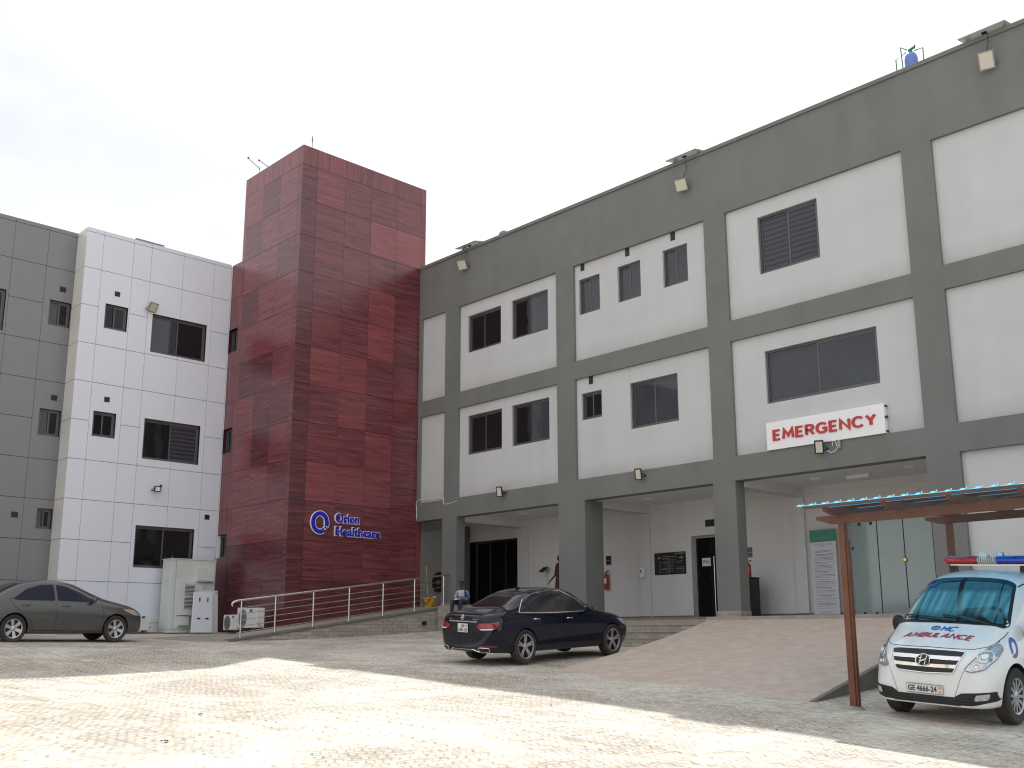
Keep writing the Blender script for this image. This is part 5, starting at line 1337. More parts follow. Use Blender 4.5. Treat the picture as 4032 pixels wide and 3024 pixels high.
# ------------------------------------------------------------------ on the roofs
tk = thing('gas_tank', 'blue cylinder with green pipe frame on the roof edge', 'tank', (-10.59, 25.1, 15.2))
mb = MB(); mb.lathe([(0, 0), (.165, 0), (.175, .05), (.175, 1.57), (.15, 1.68), (.10, 1.75), (.06, 1.78), (0, 1.78)], (0, 0, 0), 'z', 24); mesh_obj('cylinder', mb, M['tank'], tk, smooth=True)
mb = MB(); mb.cyl((0, 0, 1.76), (0, 0, 1.86), .05, n=10); mb.cyl((-.06, 0, 1.86), (.12, 0, 1.90), .035, n=8); mb.cyl((.12, 0, 1.86), (.13, 0, 1.96), .02, n=8); mesh_obj('valve', mb, M['pipe_g'], tk)
for pts in ([(-.42, 0, 0), (-.42, 0, 1.74), (-.12, 0, 1.84)], [(-.10, -.24, 0), (-.16, -.24, 1.90), (-.05, -.1, 1.84)], [(.32, 0, 0), (.34, 0, 1.78), (.10, 0, 1.80)]):
    mb = MB(); mb.tube(pts, .016, n=8); mesh_obj('pipe', mb, M['pipe_g'], tk)
for i, (lb_, x, y, L_, up) in enumerate((('longer bare television aerial leaning over the left edge of the red tower', -33.77, 18.45, 1.0, 0), ('shorter television aerial beside the first on the red tower roof', -33.02, 18.5, .8, .02))):
    t = thing('aerial', lb_, 'aerial', (x, y, 19.04), group='aerials on the red tower')
    mb = MB(); mb.cyl((0, 0, -.3), (0, 0, .62 if i == 0 else .30), .014, n=6); mesh_obj('mast', mb, M['frame_l'], t)
    mb = MB(); a = Vector((.02, 0, .47 if i == 0 else .25)); b = Vector((-.97, 0, 1.31)) if i == 0 else Vector((-.93, 0, .94)); mb.cyl(a, b, .014, n=6); mb.cyl(b - Vector((.03, 0, 0)), b + Vector((.03, 0, 0)), .035, n=8); mesh_obj('boom', mb, M['joint'], t)
    mb = MB()
    for k in range(6):
        c = a + (b-a)*(.15+.14*k); mb.cyl(c + Vector((0, -.14, 0)), c + Vector((0, .14, 0)), .004, n=4)
    mesh_obj('element', mb, M['frame_l'], t)
t = thing('lightning_rod', 'thin lightning rod with small prongs on the red tower roof', 'lightning rod', (XT-1.0, 19.1, 19.04))
mb = MB(); mb.cyl((0, 0, 0), (0, 0, 1.10), .012, n=6); mesh_obj('rod', mb, M['joint'], t)
mb = MB(); mb.lathe([(0, -.03), (.03, 0), (0, .03)], (0, 0, .86), 'z', 8)
for k in range(4):
    a = pi/4 + k*pi/2; mb.cyl((0, 0, .87), (.09*cos(a), .09*sin(a), 1.0), .005, n=4)
mesh_obj('prong', mb, M['joint'], t)

# ------------------------------------------------------------------ veranda furniture
def disc_lamp(x, y, lb_):
    t = thing('ceiling_lamp', lb_, 'ceiling lamp', (x, y, 5.80), group='round lamps in the veranda ceiling')
    mb = MB(); mb.lathe([(0, -.035), (.15, -.035), (.17, -.02), (.17, 0), (.0, 0)], (0, 0, 0), 'z', 24); mesh_obj('lamp_body', mb, M['signwhite'], t, smooth=True)
disc_lamp(-26.2, 25.5, 'round ceiling lamp in the bay beside the dark double door'); disc_lamp(-20.6, 25.7, 'round ceiling lamp in the bay with the direction board')
disc_lamp(-14.6, 25.8, 'round ceiling lamp left of the oblong ceiling lamp'); disc_lamp(-11.85, 25.75, 'round ceiling lamp right of the oblong ceiling lamp')
t = thing('ceiling_lamp', 'oblong white box lamp on the ceiling of the emergency bay', 'ceiling lamp', (-13.45, 26.0, 5.80))
mb = MB(); mb.box(-.34, -.09, -.10, .34, .09, 0); mesh_obj('lamp_body', mb, M['signwhite'], t, bevel=.015)

def plate(name, label, cat, x0, x1, z0, z1, m, y=YB, d=.02, group=None):
    t = thing(name, label, cat, ((x0+x1)/2, y, (z0+z1)/2), group=group)
    mb = MB(); mb.box(x0, y-d, z0, x1, y-.001, z1); wpart('board', mb, M[m], t, bevel=.003); return t
def dashes(root, F, u0, u1, z, h, m, n, rnd_, d, frac=1.0, name='lettering'):
    mb = MB(); u = u0; end = u0 + (u1-u0)*frac
    while u < end - .005:
        w = min(rnd_.uniform(.6, 2.4)*h*1.5, end-u); fbox(mb, F, u, u+w, z-h/2, z+h/2, d, d+.0015); u += w + h*.55
    return mb
rr_ = random.Random(11)
db = plate('direction_board', 'black direction board with white arrows and lists on the veranda wall', 'sign', -21.55, -20.26, 3.44, 4.17, 'black')
mb = MB()
def arrow(mb, u, z, s, dirn):
    fbox(mb, G, u-.08*s, u+.08*s, z-.010, z+.010, .0215, .023)
    for sg in (-1, 1):
        p0 = (u+dirn*.08*s, z); p1 = (u+dirn*.02*s, z+sg*.055*s)
        q = [G(p0[0], p0[1]-.010, .0232), G(p0[0], p0[1]+.010, .0232), G(p1[0], p1[1]+.010, .0232), G(p1[0], p1[1]-.010, .0232)]
        mb.add(q, [(0, 1, 2, 3)])
arrow(mb, -21.33, 4.00, .85, -1); arrow(mb, -20.45, 3.98, 1.0, 1)
wpart('arrow', mb, M['ink_l'], db)
mb = MB(); fbox(mb, G, -20.95, -20.935, 3.48, 4.05, .0215, .023); fbox(mb, G, -21.32, -21.31, 3.50, 3.86, .0215, .023); fbox(mb, G, -21.31, -20.97, 3.855, 3.863, .0215, .023); fbox(mb, G, -21.31, -20.97, 3.62, 3.628, .0215, .023); fbox(mb, G, -20.36, -20.352, 3.52, 3.68, .0215, .023)
wpart('rule_line', mb, M['ink_l'], db)
for txt, u, z, w, h in (('Orion Healthcare', -20.70, 4.10, .40, .042), ('Reception', -21.18, 4.02, .20, .038), ('& Admissions', -21.22, 3.95, .24, .038), ('OPD', -21.11, 3.81, .11, .032), ('Pharmacy', -20.88, 4.00, .26, .034)):
    vs, fs = text_mesh(txt, w, h, offset=.008); mb = MB(); mb.add([(u+v.x, YB-.0225, z+v.y) for v in vs], fs); wpart('lettering', mb, M['ink_l'], db)
for k in range(7):
    mb = dashes(db, G, -21.22+.08*(k % 3), -20.99, 3.77-k*.041 if k < 4 else 3.745-k*.038, .012, 'ink_l', 3, rr_, .0215); wpart('lettering', mb, M['ink_g'], db)
for k in range(9):
    mb = dashes(db, G, -20.90, -20.90+rr_.uniform(.12, .30), 3.93-k*.048, .012, 'ink_l', 3, rr_, .0215); wpart('lettering', mb, M['ink_g'], db)
for k, z in enumerate((3.86, 3.80, 3.67, 3.62, 3.55, 3.49)):
    mb = dashes(db, G, -20.64, -20.38, z, .010, 'ink_l', 3, rr_, .0215); wpart('lettering', mb, M['ink_l' if k in (0, 2, 3) else 'ink_g'], db)
for lb_, x0, x1, z0, z1, m in (('small black door plate right of the dark double door', -28.12, -27.92, 4.12, 4.44, 'black'), ('small navy door plate above the hanging red extinguisher', -23.70, -23.47, 3.89, 4.20, 'navy'), ('small brown grey plate beside the emergency column', -17.96, -17.72, 3.83, 4.14, 'frame')):
    t = plate('door_plate', lb_, 'sign', x0, x1, z0, z1, m, group='door plates on the veranda wall')
    mb = dashes(t, G, x0+.03, x1-.02, z0+(z1-z0)*.48, .014, '', 2, rr_, .0215, .9); wpart('lettering', mb, M['ink_l'], t)
    mb = dashes(t, G, x0+.03, x1-.02, z0+.03, .010, '', 2, rr_, .0215, .9); wpart('lettering', mb, M['ink_g'], t)
t = thing('wall_grille', 'black slatted grille above the glass PULL door', 'grille', (-19.1, YB, 5.0))
mb = MB(); mb.box(-19.42, YB-.03, 4.90, -18.70, YB-.001, 5.12)
for k in range(5): mb.box(-19.40, YB-.045, 4.925+k*.04, -18.72, YB-.03, 4.94+k*.04)
wpart('slats', mb, M['black'], t)
t = thing('pull_notice', 'white paper notice reading PULL on the glass door', 'notice', (-19.45, YB+.18, 3.79))
mb = MB(); mb.box(-19.75, YB+.183, 3.66, -19.42, YB+.187, 3.92); wpart('paper', mb, M['paper'], t)
vs, fs = text_mesh('PULL', .27, .11, offset=.02); mb = MB(); mb.add([(-19.705+v.x, YB+.1815, 3.745+v.y) for v in vs], fs); wpart('lettering', mb, M['ink'], t)
t = thing('soap_dispenser', 'white wall dispenser on the pilaster left of the direction board', 'dispenser', (-21.95, YB-.12, 3.5))
mb = MB(); mb.box(-22.03, YB-.24, 3.37, -21.87, YB-.119, 3.69); wpart('casing', mb, M['signwhite'], t, bevel=.02)
mb = MB(); mb.box(-21.99, YB-.246, 3.53, -21.95, YB-.2405, 3.63); wpart('window', mb, M['black'], t)
t = thing('tablet', 'black tablet on a wall arm left of the standing person', 'tablet', (-26.6, YB-.2, 3.85))
mb = MB(); mb.hexa([(-26.72, YB-.34, 3.76), (-26.47, YB-.34, 3.76), (-26.42, YB-.14, 3.93), (-26.66, YB-.14, 3.93), (-26.72, YB-.35, 3.79), (-26.47, YB-.35, 3.79), (-26.42, YB-.15, 3.96), (-26.66, YB-.15, 3.96)]); wpart('screen', mb, M['black'], t)
mb = MB(); mb.cyl((-26.56, YB-.22, 3.84), (-26.56, YB, 3.80), .02, n=8); mb.tube(bezier_cable([(-26.56, YB-.05, 3.80), (-26.58, YB-.03, 3.4), (-26.55, YB-.02, 2.9), (-26.57, YB-.02, 2.55)], 5), .008, n=5); wpart('arm', mb, M['frame_l'], t)
t = thing('wall_socket', 'white double socket low on the veranda wall', 'socket', (-16.95, YB, 2.6))
mb = MB(); mb.box(-17.04, YB-.02, 2.55, -16.86, YB-.001, 2.655); wpart('cover', mb, M['signwhite'], t, bevel=.005)
mb = MB()
for u in (-17.0, -16.92): mb.box(u-.015, YB-.022, 2.58, u+.015, YB-.0202, 2.63)
wpart('pin_hole', mb, M['ink_g'], t)

def extinguisher(loc, label, h=.52, r=.085):
    t = thing('fire_extinguisher', label, 'fire extinguisher', loc, scale=(1, 1, KZ))
    mb = MB(); mb.lathe([(0, 0), (r*.92, 0), (r, .02), (r, h*.78), (r*.85, h*.86), (r*.45, h*.92), (r*.3, h*.95), (0, h*.95)], (0, 0, 0), 'z', 24); mesh_obj('cylinder', mb, M['extred'], t, smooth=True)
    mb = MB(); mb.cyl((0, 0, h*.94), (0, 0, h*1.04), .022, n=10); mb.hexa([(-.02, -.015, h*1.03), (.11, -.015, h*1.03), (.11, .015, h*1.03), (-.02, .015, h*1.03), (-.02, -.015, h*1.06), (.12, -.015, h*1.12), (.12, .015, h*1.12), (-.02, .015, h*1.06)]); mesh_obj('valve', mb, M['black'], t)
    mb = MB(); mb.tube(bezier_cable([(-.02, -.02, h*1.0), (-.12, -.04, h*.9), (-.11, -.05, h*.5), (-.10, -.05, h*.2)], 5), .012, n=6); mesh_obj('hose', mb, M['black'], t)
    mb = MB(); n = 10; vs = []
    for k in range(n+1):
        a = -pi/2 - .8 + 1.6*k/n; vs += [(cos(a)*(r+.002), sin(a)*(r+.002), h*.36), (cos(a)*(r+.002), sin(a)*(r+.002), h*.66)]
    mb.add(vs, [(2*k, 2*k+2, 2*k+3, 2*k+1) for k in range(n)]); mesh_obj('label_sticker', mb, M['paper'], t)
extinguisher((-23.62, YB-.12, 3.03), 'red fire extinguisher hanging on the veranda wall behind the column')
extinguisher((-17.38, 26.35, 3.175), 'red fire extinguisher standing on the black cabinet', .40, .09)
t = thing('black_cabinet', 'black machine cabinet with yellow sticker behind the emergency column', 'cabinet', (-17.6, 26.3, 1.965))
mb = MB(); mb.box(-18.25, 26.05, 1.98, -17.17, 26.6, 3.13); wpart('casing', mb, M['black'], t, bevel=.02)
mb = MB(); mb.box(-18.27, 26.03, 3.131, -17.15, 26.62, 3.17); wpart('top', mb, M['maroon'], t, bevel=.008)
mb = MB(); mb.box(-17.42, 26.043, 2.88, -17.35, 26.049, 3.03); wpart('yellow_sticker', mb, M['yellow'], t)
mb = MB()
for u, z in ((-17.78, 2.95), (-17.66, 2.93), (-17.72, 2.84)): mb.cyl((u, 26.0, z), (u, 26.05, z), .03, n=10)
wpart('knob', mb, M['frame_l'], t)
mb = MB(); mb.cyl((-17.74, 25.98, 2.70), (-17.74, 26.05, 2.70), .045, n=12); wpart('red_button', mb, M['extred'], t)
mb = MB()
for k in range(3): mb.tube(bezier_cable([(-17.70+.08*k, 26.03, 2.65), (-17.68+.06*k, 25.97, 2.40), (-17.66+.09*k, 25.99, 2.02)], 5), .012, n=6)
wpart('hose', mb, M['frame_l'], t)

# roll-up banner
bn = thing('rollup_banner', 'tall white roll up banner with green Orion Healthcare header', 'banner', (-15.2, 26.95, 1.965))
GB = pos_on(('y', 26.96))
mb = MB(); fbox(mb, GB, -15.62, -14.80, 2.06, 4.13, -.006, 0); wpart('print', mb, M['paper'], bn)
mb = MB(); fbox(mb, GB, -15.62, -14.80, 4.131, 4.47, -.006, .001); wpart('header', mb, M['green_b'], bn)
mb = MB(); fbox(mb, GB, -15.65, -14.78, 4.471, 4.495, -.015, .012); wpart('top_bar', mb, M['frame_l'], bn)
mb = MB(); fbox(mb, GB, -15.65, -14.78, 1.972, 2.055, -.10, .08); wpart('base', mb, M['frame_l'], bn, bevel=.01)
for txt, u, z, w, h, m, of in (('Orion Healthcare', -15.50, 4.215, .56, .062, 'paper', .05), ('Orion Healthcare', -15.50, 4.215, .56, .062, 'ink', .014), ("THE PATIENT'S CHARTER", -15.50, 4.035, .58, .040, 'ink_g', 0), ('RIGHTS', -15.29, 3.975, .16, .036, 'ink_g', 0)):
    vs, fs = text_mesh(txt, w, h, offset=of); e = .0025 if m == 'paper' else .0035
    mb = MB(); mb.add([(u+v.x, 26.96-e, z+v.y) for v in vs], fs); wpart('lettering', mb, M[m], bn)
z = 3.87; k = 0
mb = MB(); mb2 = MB()
while z > 2.22:
    indent = .10 if k > 1 else .16
    for ln in range(rr_.choice((1, 2, 3, 3)) if k > 1 else 2):
        tgt = mb2 if (ln == 0 and k % 2 == 0) or k < 2 else mb
        q = dashes(bn, GB, -15.62+indent, -14.86, z, .012, '', 1, rr_, .001, rr_.uniform(.6, 1.0) if ln else .95)
        o = len(tgt.v); tgt.add(q.v, q.f); z -= .034
    if k > 1: q = MB(); fbox(q, GB, -15.575, -15.562, z+.028, z+.040, .001, .0025); mb.add(q.v, q.f)
    z -= .030; k += 1
wpart('body_text', mb, M['ink_g'], bn)['kind'] = 'stuff'; wpart('body_text', mb2, M['ink'], bn)['kind'] = 'stuff'
mb = MB()
for zz in (2.14, 2.115, 2.09): q = dashes(bn, GB, -15.42, -15.02, zz, .008, '', 1, rr_, .001); mb.add(q.v, q.f)
wpart('body_text', mb, M['ink_g'], bn)

# behind the top of the narrow ramp: hose reel, extinguisher, mop and bucket
t = thing('hose_reel', 'dark maroon fire hose reel on the shaded wall behind the handrail', 'hose reel', (-30.9, 25.6, 3.5))
mb = MB(); mb.lathe([(0, -.14), (.40, -.14), (.42, -.10), (.34, -.08), (.34, .06), (.42, .08), (.40, .12), (0, .12)], (0, 0, 0), 'y', 32); mesh_obj('drum', mb, M['maroon'], t, smooth=True)
mb = MB(); mb.lathe([(0, -.18), (.08, -.18), (.09, -.141), (0, -.141)], (0, 0, 0), 'y', 20); mesh_obj('hub', mb, M['frame_l'], t, smooth=True)
mb = MB(); mb.box(-.06, .12, -.9, .06, .2, .05); mesh_obj('bracket', mb, M['maroon'], t)
extinguisher((-30.35, 25.5, 3.33), 'dark red extinguisher in shade beside the hose reel', .50, .09)
t = thing('mop_bucket', 'yellow mop bucket with rag at the top of the narrow ramp', 'bucket', (-29.55, 23.95, 2.505), scale=(1, 1, KZ))
mb = MB(); mb.hexa([(-.15, -.11, 0), (.13, -.11, 0), (.13, .11, 0), (-.15, .11, 0), (-.20, -.14, .31), (.17, -.14, .31), (.17, .14, .31), (-.20, .14, .31)]); mesh_obj('tub', mb, M['yellow'], t, bevel=.015)
mb = MB(); mb.hexa([(.135, -.09, .02), (.24, -.09, .04), (.24, .09, .04), (.135, .09, .02), (.175, -.10, .28), (.30, -.10, .24), (.30, .10, .24), (.175, .10, .28)]); mesh_obj('wringer', mb, M['yellow'], t, bevel=.01)
mb = MB(); mb.tube(bezier_cable([(-.20, -.15, .26), (-.08, -.19, .14), (.10, -.19, .15), (.20, -.15, .26)], 6), .012, n=6); mesh_obj('bail', mb, M['black'], t)
mb = MB(); rn = random.Random(2); n = 8
vs = [(.20 + .14*(i/(n-1)) + .02*rn.random(), -.10 + .18*(j/(n-1)), .27 + .07*sin(3*i/(n-1))*sin(3.1*j/(n-1)) + .03*rn.random()) for i in range(n) for j in range(n)]
mb.add(vs, [(i*n+j, i*n+j+1, (i+1)*n+j+1, (i+1)*n+j) for i in range(n-1) for j in range(n-1)]); mesh_obj('rag', mb, M['shirt_w'], t, smooth=True)
t = thing('mop', 'mop with long yellow handle leaning in the bucket', 'mop', (-29.62, 23.95, 2.55))
mb = MB(); mb.cyl((0, 0, .06), (-.075, .02, .42), .014, n=8); mb.cyl((-.075, .02, .42), (-.26, .08, 1.46), .015, n=8); mesh_obj('shaft', mb, M['yellow'], t)
mb = MB(); mb.lathe([(0, .10), (.05, .08), (.08, .02), (.06, -.03), (0, -.03)], (0, 0, 0), 'z', 10); mesh_obj('mop_head', mb, M['shirt_w'], t, smooth=True)

# ------------------------------------------------------------------ plant by the white wall
FC = pos_on(('x', -33.92))
cb_ = thing('power_cabinet', 'tall pale grey equipment cabinet with louvred box under the window', 'cabinet', (-34.3, 16.75, 1.63))
mb = MB(); mb.box(-34.62, 15.95, 1.72, -33.92, 17.60, 4.12); wpart('casing', mb, M['cabinet'], cb_, bevel=.012)
mb = MB(); mb.box(-34.60, 15.97, 1.60, -33.95, 17.58, 1.72); wpart('plinth', mb, M['cabinet'], cb_)
mb = MB(); mb.box(-34.64, 15.93, 4.121, -33.89, 17.62, 4.15); wpart('lid', mb, M['cabinet'], cb_)
mb = MB()
for y in (15.96, 17.58): mb.tube([(-33.97, y, 4.15), (-33.97, y, 4.22), (-33.92, y, 4.24), (-33.92, y, 4.17)], .010, n=6)
mb.tube([(-34.5, 15.96, 4.15), (-34.5, 15.96, 4.22), (-34.46, 15.96, 4.24)], .010, n=6); wpart('lifting_eye', mb, M['frame'], cb_)
mb = MB()
for y in (16.12,): fbox(mb, FC, y, y+.012, 1.75, 4.08, 0.0005, .004)
wpart('door_seam', mb, M['ink_g'], cb_)
def louvre_box(y0, y1, z0, z1, dep, parts):
    mb = MB(); fbox(mb, FC, y0, y1, z0, z1, .001, dep); w = wpart('vent_box', mb, M['cabinet'], cb_, bevel=.008)
    for (a, b, c, d) in parts:
        mb = MB(); fbox(mb, FC, a, b, c, d, dep+.0005, dep+.003); L0 = sub(w, 'vent_opening', mb, M['joint'])
        mb = MB(); n = int((d-c)/.045)
        for k in range(n): zz = c+(d-c)*(k+.5)/n; fbox(mb, FC, a, b, zz-.010, zz+.008, dep+.003, dep+.016)
        sub(w, 'slats', mb, M['cabinet'])
louvre_box(16.24, 16.80, 2.19, 3.33, .16, [(16.42, 16.77, 2.87, 3.24), (16.42, 16.77, 2.40, 2.82)])
louvre_box(16.88, 17.53, 3.36, 3.86, .10, [(16.92, 17.50, 3.345, 3.40)])
louvre_box(16.24, 16.66, 1.79, 2.16, .12, [(16.27, 16.63, 1.80, 1.85)])
mb = MB(); fbox(mb, FC, 16.80, 17.12, 2.80, 3.24, .001, .13); wpart('switch_box', mb, M['cabinet'], cb_, bevel=.01)
t = thing('battery_panel', 'pale flat equipment panel with four dark slots leaning before the cabinet', 'panel', (-33.3, 16.95, 1.63))
for nm, x, y0, y1, z1, m in (('back_plate', -33.42, 16.78, 17.52, 3.05, 'cabinet'), ('front_plate', -33.28, 16.53, 17.25, 2.98, 'acp_white')):
    mb = MB(); mb.hexa([(x-.05, y0-.03, 1.60), (x+.03, y0-.03, 1.60), (x+.03, y1+.03, 1.60), (x-.05, y1+.03, 1.60), (x-.10, y0+.02, z1), (x-.04, y0+.02, z1), (x-.04, y1-.01, z1), (x-.10, y1-.01, z1)]); wpart(nm, mb, M[m], t, bevel=.008)
for y, z, dy, dz, x in ((16.76, 2.72, .018, .07, -33.315), (17.06, 2.72, .018, .07, -33.315), (16.74, 2.08, .06, .022, -33.285), (17.05, 2.08, .06, .022, -33.285)):
    mb = MB(); mb.box(x, y-dy, z-dz, x+.03, y+dy, z+dz); wpart('slot', mb, M['black'], t)
mb = MB(); mb.box(-33.46, 17.40, 2.95, -33.445, 17.49, 3.02); wpart('warning_sticker', mb, M['yellow'], t)

def ac_unit(label, loc, ang, w, h, d=.30, group='outdoor air conditioner units'):
    t = thing('air_conditioner', label, 'air conditioner', loc, (0, 0, ang), group, (1, 1, KZ))
    mb = MB(); mb.box(-w/2, -d/2, .04, w/2, d/2, h); mesh_obj('casing', mb, M['acwhite'], t, bevel=.02)
    cx_ = -w*.20; r = min(h*.42, w*.29); cz = h*.52
    mb = MB(); mb.lathe([(0, -d/2-.004), (r, -d/2-.004), (r*1.03, -d/2-.001)], (cx_, 0, cz), 'y', 32); f = mesh_obj('fan_opening', mb, M['ink_g'], t)
    mb = MB()
    for k in range(5): mb.lathe([(r*(.22+.19*k)-.004, -d/2-.010), (r*(.22+.19*k), -d/2-.016), (r*(.22+.19*k)+.004, -d/2-.010)], (cx_, 0, cz), 'y', 28)
    for k in range(12):
        a = k*pi/6; mb.cyl((cx_+cos(a)*r*.1, -d/2-.012, cz+sin(a)*r*.1), (cx_+cos(a)*r, -d/2-.012, cz+sin(a)*r), .004, n=4)
    mesh_obj('fan_guard', mb, M['frame'], t)
    mb = MB()
    for k in range(7): x = w*.14+k*w*.048; mb.box(x, -d/2-.008, h*.12, x+w*.02, -d/2+.001, h*.74)
    mesh_obj('ribs', mb, M['acwhite'], t)
    mb = MB(); mb.box(w*.14, -d/2-.006, h*.80, w*.28, -d/2-.001, h*.93); mesh_obj('brand_sticker', mb, M['blue_l'], t)
    mb = MB(); mb.tube(bezier_cable([(w*.44, -d/2+.05, h*.35), (w*.53, -d/2+.02, h*.30), (w*.54, 0, h*.12), (w*.50, .1, .02)], 5), .012, n=6); mesh_obj('pipe', mb, M['frame_l'], t)
    mb = MB()
    for x in (-w*.35, w*.30): mb.box(x, -d/2, 0, x+.06, d/2, .04)
    mesh_obj('foot', mb, M['frame'], t)
ac_unit('smaller air conditioner unit by the red tower wall left of the handrail', (-32.58, 17.72, 1.64), 0, .98, .50)
ac_unit('larger air conditioner unit behind the first handrail post', (-31.16, 17.55, 1.70), 0, 1.30, .62)
ac_unit('air conditioner unit by the white wall behind the grey sedan nose', (-34.25, 14.98, 1.63), radians(90), .80, .50)

# ------------------------------------------------------------------ timber canopy over the ambulance
cn = thing('timber_canopy', 'brown timber carport with blue corrugated translucent sheets over the ambulance', 'canopy', (-5.5, 17.3, .4))
YF, YRr = 15.32, 19.40
def rz(y): return 3.41 + (y-YF)*(3.71-3.41)/(YRr-YF)
for (x, y, ztop) in ((-8.27, YF, 3.27), (-8.27, YRr, 3.56), (-1.9, YF, 3.27), (-1.9, YRr, 3.56)):
    mb = MB(); mb.box(x-.052, y-.055, gz(x, y)-.2, x+.052, y+.055, ztop)
    if y == YF: mb.box(x+.053, y-.03, gz(x, y)-.1, x+.085, y+.05, 3.0)
    wpart('post', mb, M['wood'], cn)
for y, zt_ in ((YF, 3.41), (YRr, 3.71)):
    zb_ = zt_-.145
    mb = MB(); prof = [(-8.72, zt_), (-8.72, zt_-.055), (-8.45, zb_), (-1.5, zb_), (-1.5, zt_)]
    mb.prism(prof, lambda p: (p[0], y-.035, p[1]), lambda p: (p[0], y+.035, p[1])); wpart('beam', mb, M['wood'], cn)
for i in range(7):
    x = -8.30 + i*1.0
    prof = [(14.82, rz(14.82)+.115), (14.82, rz(14.82)+.06), (15.05, rz(15.05)), (20.0, rz(20.0)), (20.0, rz(20.0)+.115)]
    mb = MB(); mb.prism(prof, lambda p: (x-.03, p[0], p[1]+.001), lambda p: (x+.03, p[0], p[1]+.001)); wpart('rafter', mb, M['wood'], cn)
for y in (14.78, 15.75, 16.75, 17.75, 18.75, 19.75):
    z = rz(y)+.118; mb = MB(); mb.box(-8.64, y-.03, z, -1.4, y+.03, z+.045); wpart('purlin', mb, M['wood'], cn)
mb = MB(); xs = [-8.70 + k*.0275 for k in range(int(7.4/.0275))]; ysn = [14.66, 16.5, 18.2, 20.05]
def sz(x): 
    t = ((x+8.70) % .22)/.22
    return .022*(max(0, sin(t*2*pi))**.6 if sin(t*2*pi) > 0 else 0)
mb.add([(x, y, rz(y)+.168+sz(x)) for y in ysn for x in xs], [(j*len(xs)+i, j*len(xs)+i+1, (j+1)*len(xs)+i+1, (j+1)*len(xs)+i) for j in range(3) for i in range(len(xs)-1)])
wpart('roof_sheet', mb, M['sheet'], cn, smooth=True, angle=50)
mb = MB()
for i in range(33):
    x = -8.70 + .055 + .22*i
    for y in (14.78, 16.75, 18.75): mb.cyl((x, y, rz(y)+.185), (x, y, rz(y)+.212), .009, n=6)
wpart('roof_screw', mb, M['chrome'], cn)

mb = MB(); rn = random.Random(4); prof_n = 14
for (cx_, cy_) in ((-8.27, YF), (-8.27, YRr)):
    z0 = gz(cx_, cy_); ring_ = [(cx_+cos(2*pi*k/prof_n)*(.16+.10*rn.random()), cy_+sin(2*pi*k/prof_n)*(.16+.10*rn.random()), z0-.02) for k in range(prof_n)]
    top_ = [(cx_+cos(2*pi*k/prof_n)*.10, cy_+sin(2*pi*k/prof_n)*.10, z0+.02+.03*rn.random()) for k in range(prof_n)]
    mb = MB(); mb.add(ring_+top_, [(k, (k+1) % prof_n, prof_n+(k+1) % prof_n, prof_n+k) for k in range(prof_n)] + [tuple(range(prof_n, 2*prof_n))])
    wpart('post_footing', mb, M['ramp_grey'], cn)
t = thing('wall_cable', 'white cable looping across the grey frame next to the red tower', 'cable', (-29.0, YR-.01, 6.3))
mb = MB(); mb.tube(bezier_cable([(-29.98, YR-.012, 5.75), (-29.99, YR-.012, 6.10), (-29.96, YR-.012, 6.44), (-29.2, YR-.012, 6.45), (-28.46, YR-.012, 6.43), (-28.42, YR-.012, 6.28), (-28.36, YR-.012, 6.17), (-28.0, YR-.012, 6.18), (-27.66, YR-.012, 6.22)], 4), .010, n=5); wpart('wire', mb, M['signwhite'], t)

# ------------------------------------------------------------------ litter
def scrap(label, cat, x, y, s, m, seed, name='litter'):
    rn = random.Random(seed); n = 5; mb = MB(); z = gz(x, y)
    vs = [(s*(i/(n-1)-.5), s*.6*(j/(n-1)-.5), .006 + s*.35*rn.random()) for i in range(n) for j in range(n)]
    mb.add(vs, [(i*n+j, i*n+j+1, (i+1)*n+j+1, (i+1)*n+j) for i in range(n-1) for j in range(n-1)])
    o = mesh_obj(name, mb, M[m]); o.location = (x, y, z); tag(o, label, cat); return o
scrap('crumpled red and blue wrapper on the sunlit pavers', 'litter', -11.01, 5.25, .07, 'extred', 1)
o_ = scrap('small blue scrap touching the red wrapper', 'litter', -11.07, 5.22, .045, 'blue', 2)
scrap('small pale blue scrap of paper farther off on the sunlit pavers', 'litter', -13.32, 6.82, .07, 'bar_blue', 3)
for i, (x, y, s) in enumerate(((-12.54, 5.43, .018), (-11.78, 4.36, .02), (-13.22, 11.81, .035), (-11.51, 11.79, .03), (-7.91, 12.49, .035))):
    rn = random.Random(i); mb = MB(); mb.lathe([(0, 0), (s*.5, s*.1), (s*.4, s*.3), (0, s*.4)], (0, 0, 0), 'z', 7)
    mb.v = [(x_+rn.uniform(-.2, .2)*s, y_+rn.uniform(-.2, .2)*s, z_) for x_, y_, z_ in mb.v]
    o = mesh_obj('pebble', mb, M['joint']); o.location = (x, y, gz(x, y)); tag(o, 'small dark pebble lying on the dusty pavers', 'pebble', 'pebbles scattered on the pavers')

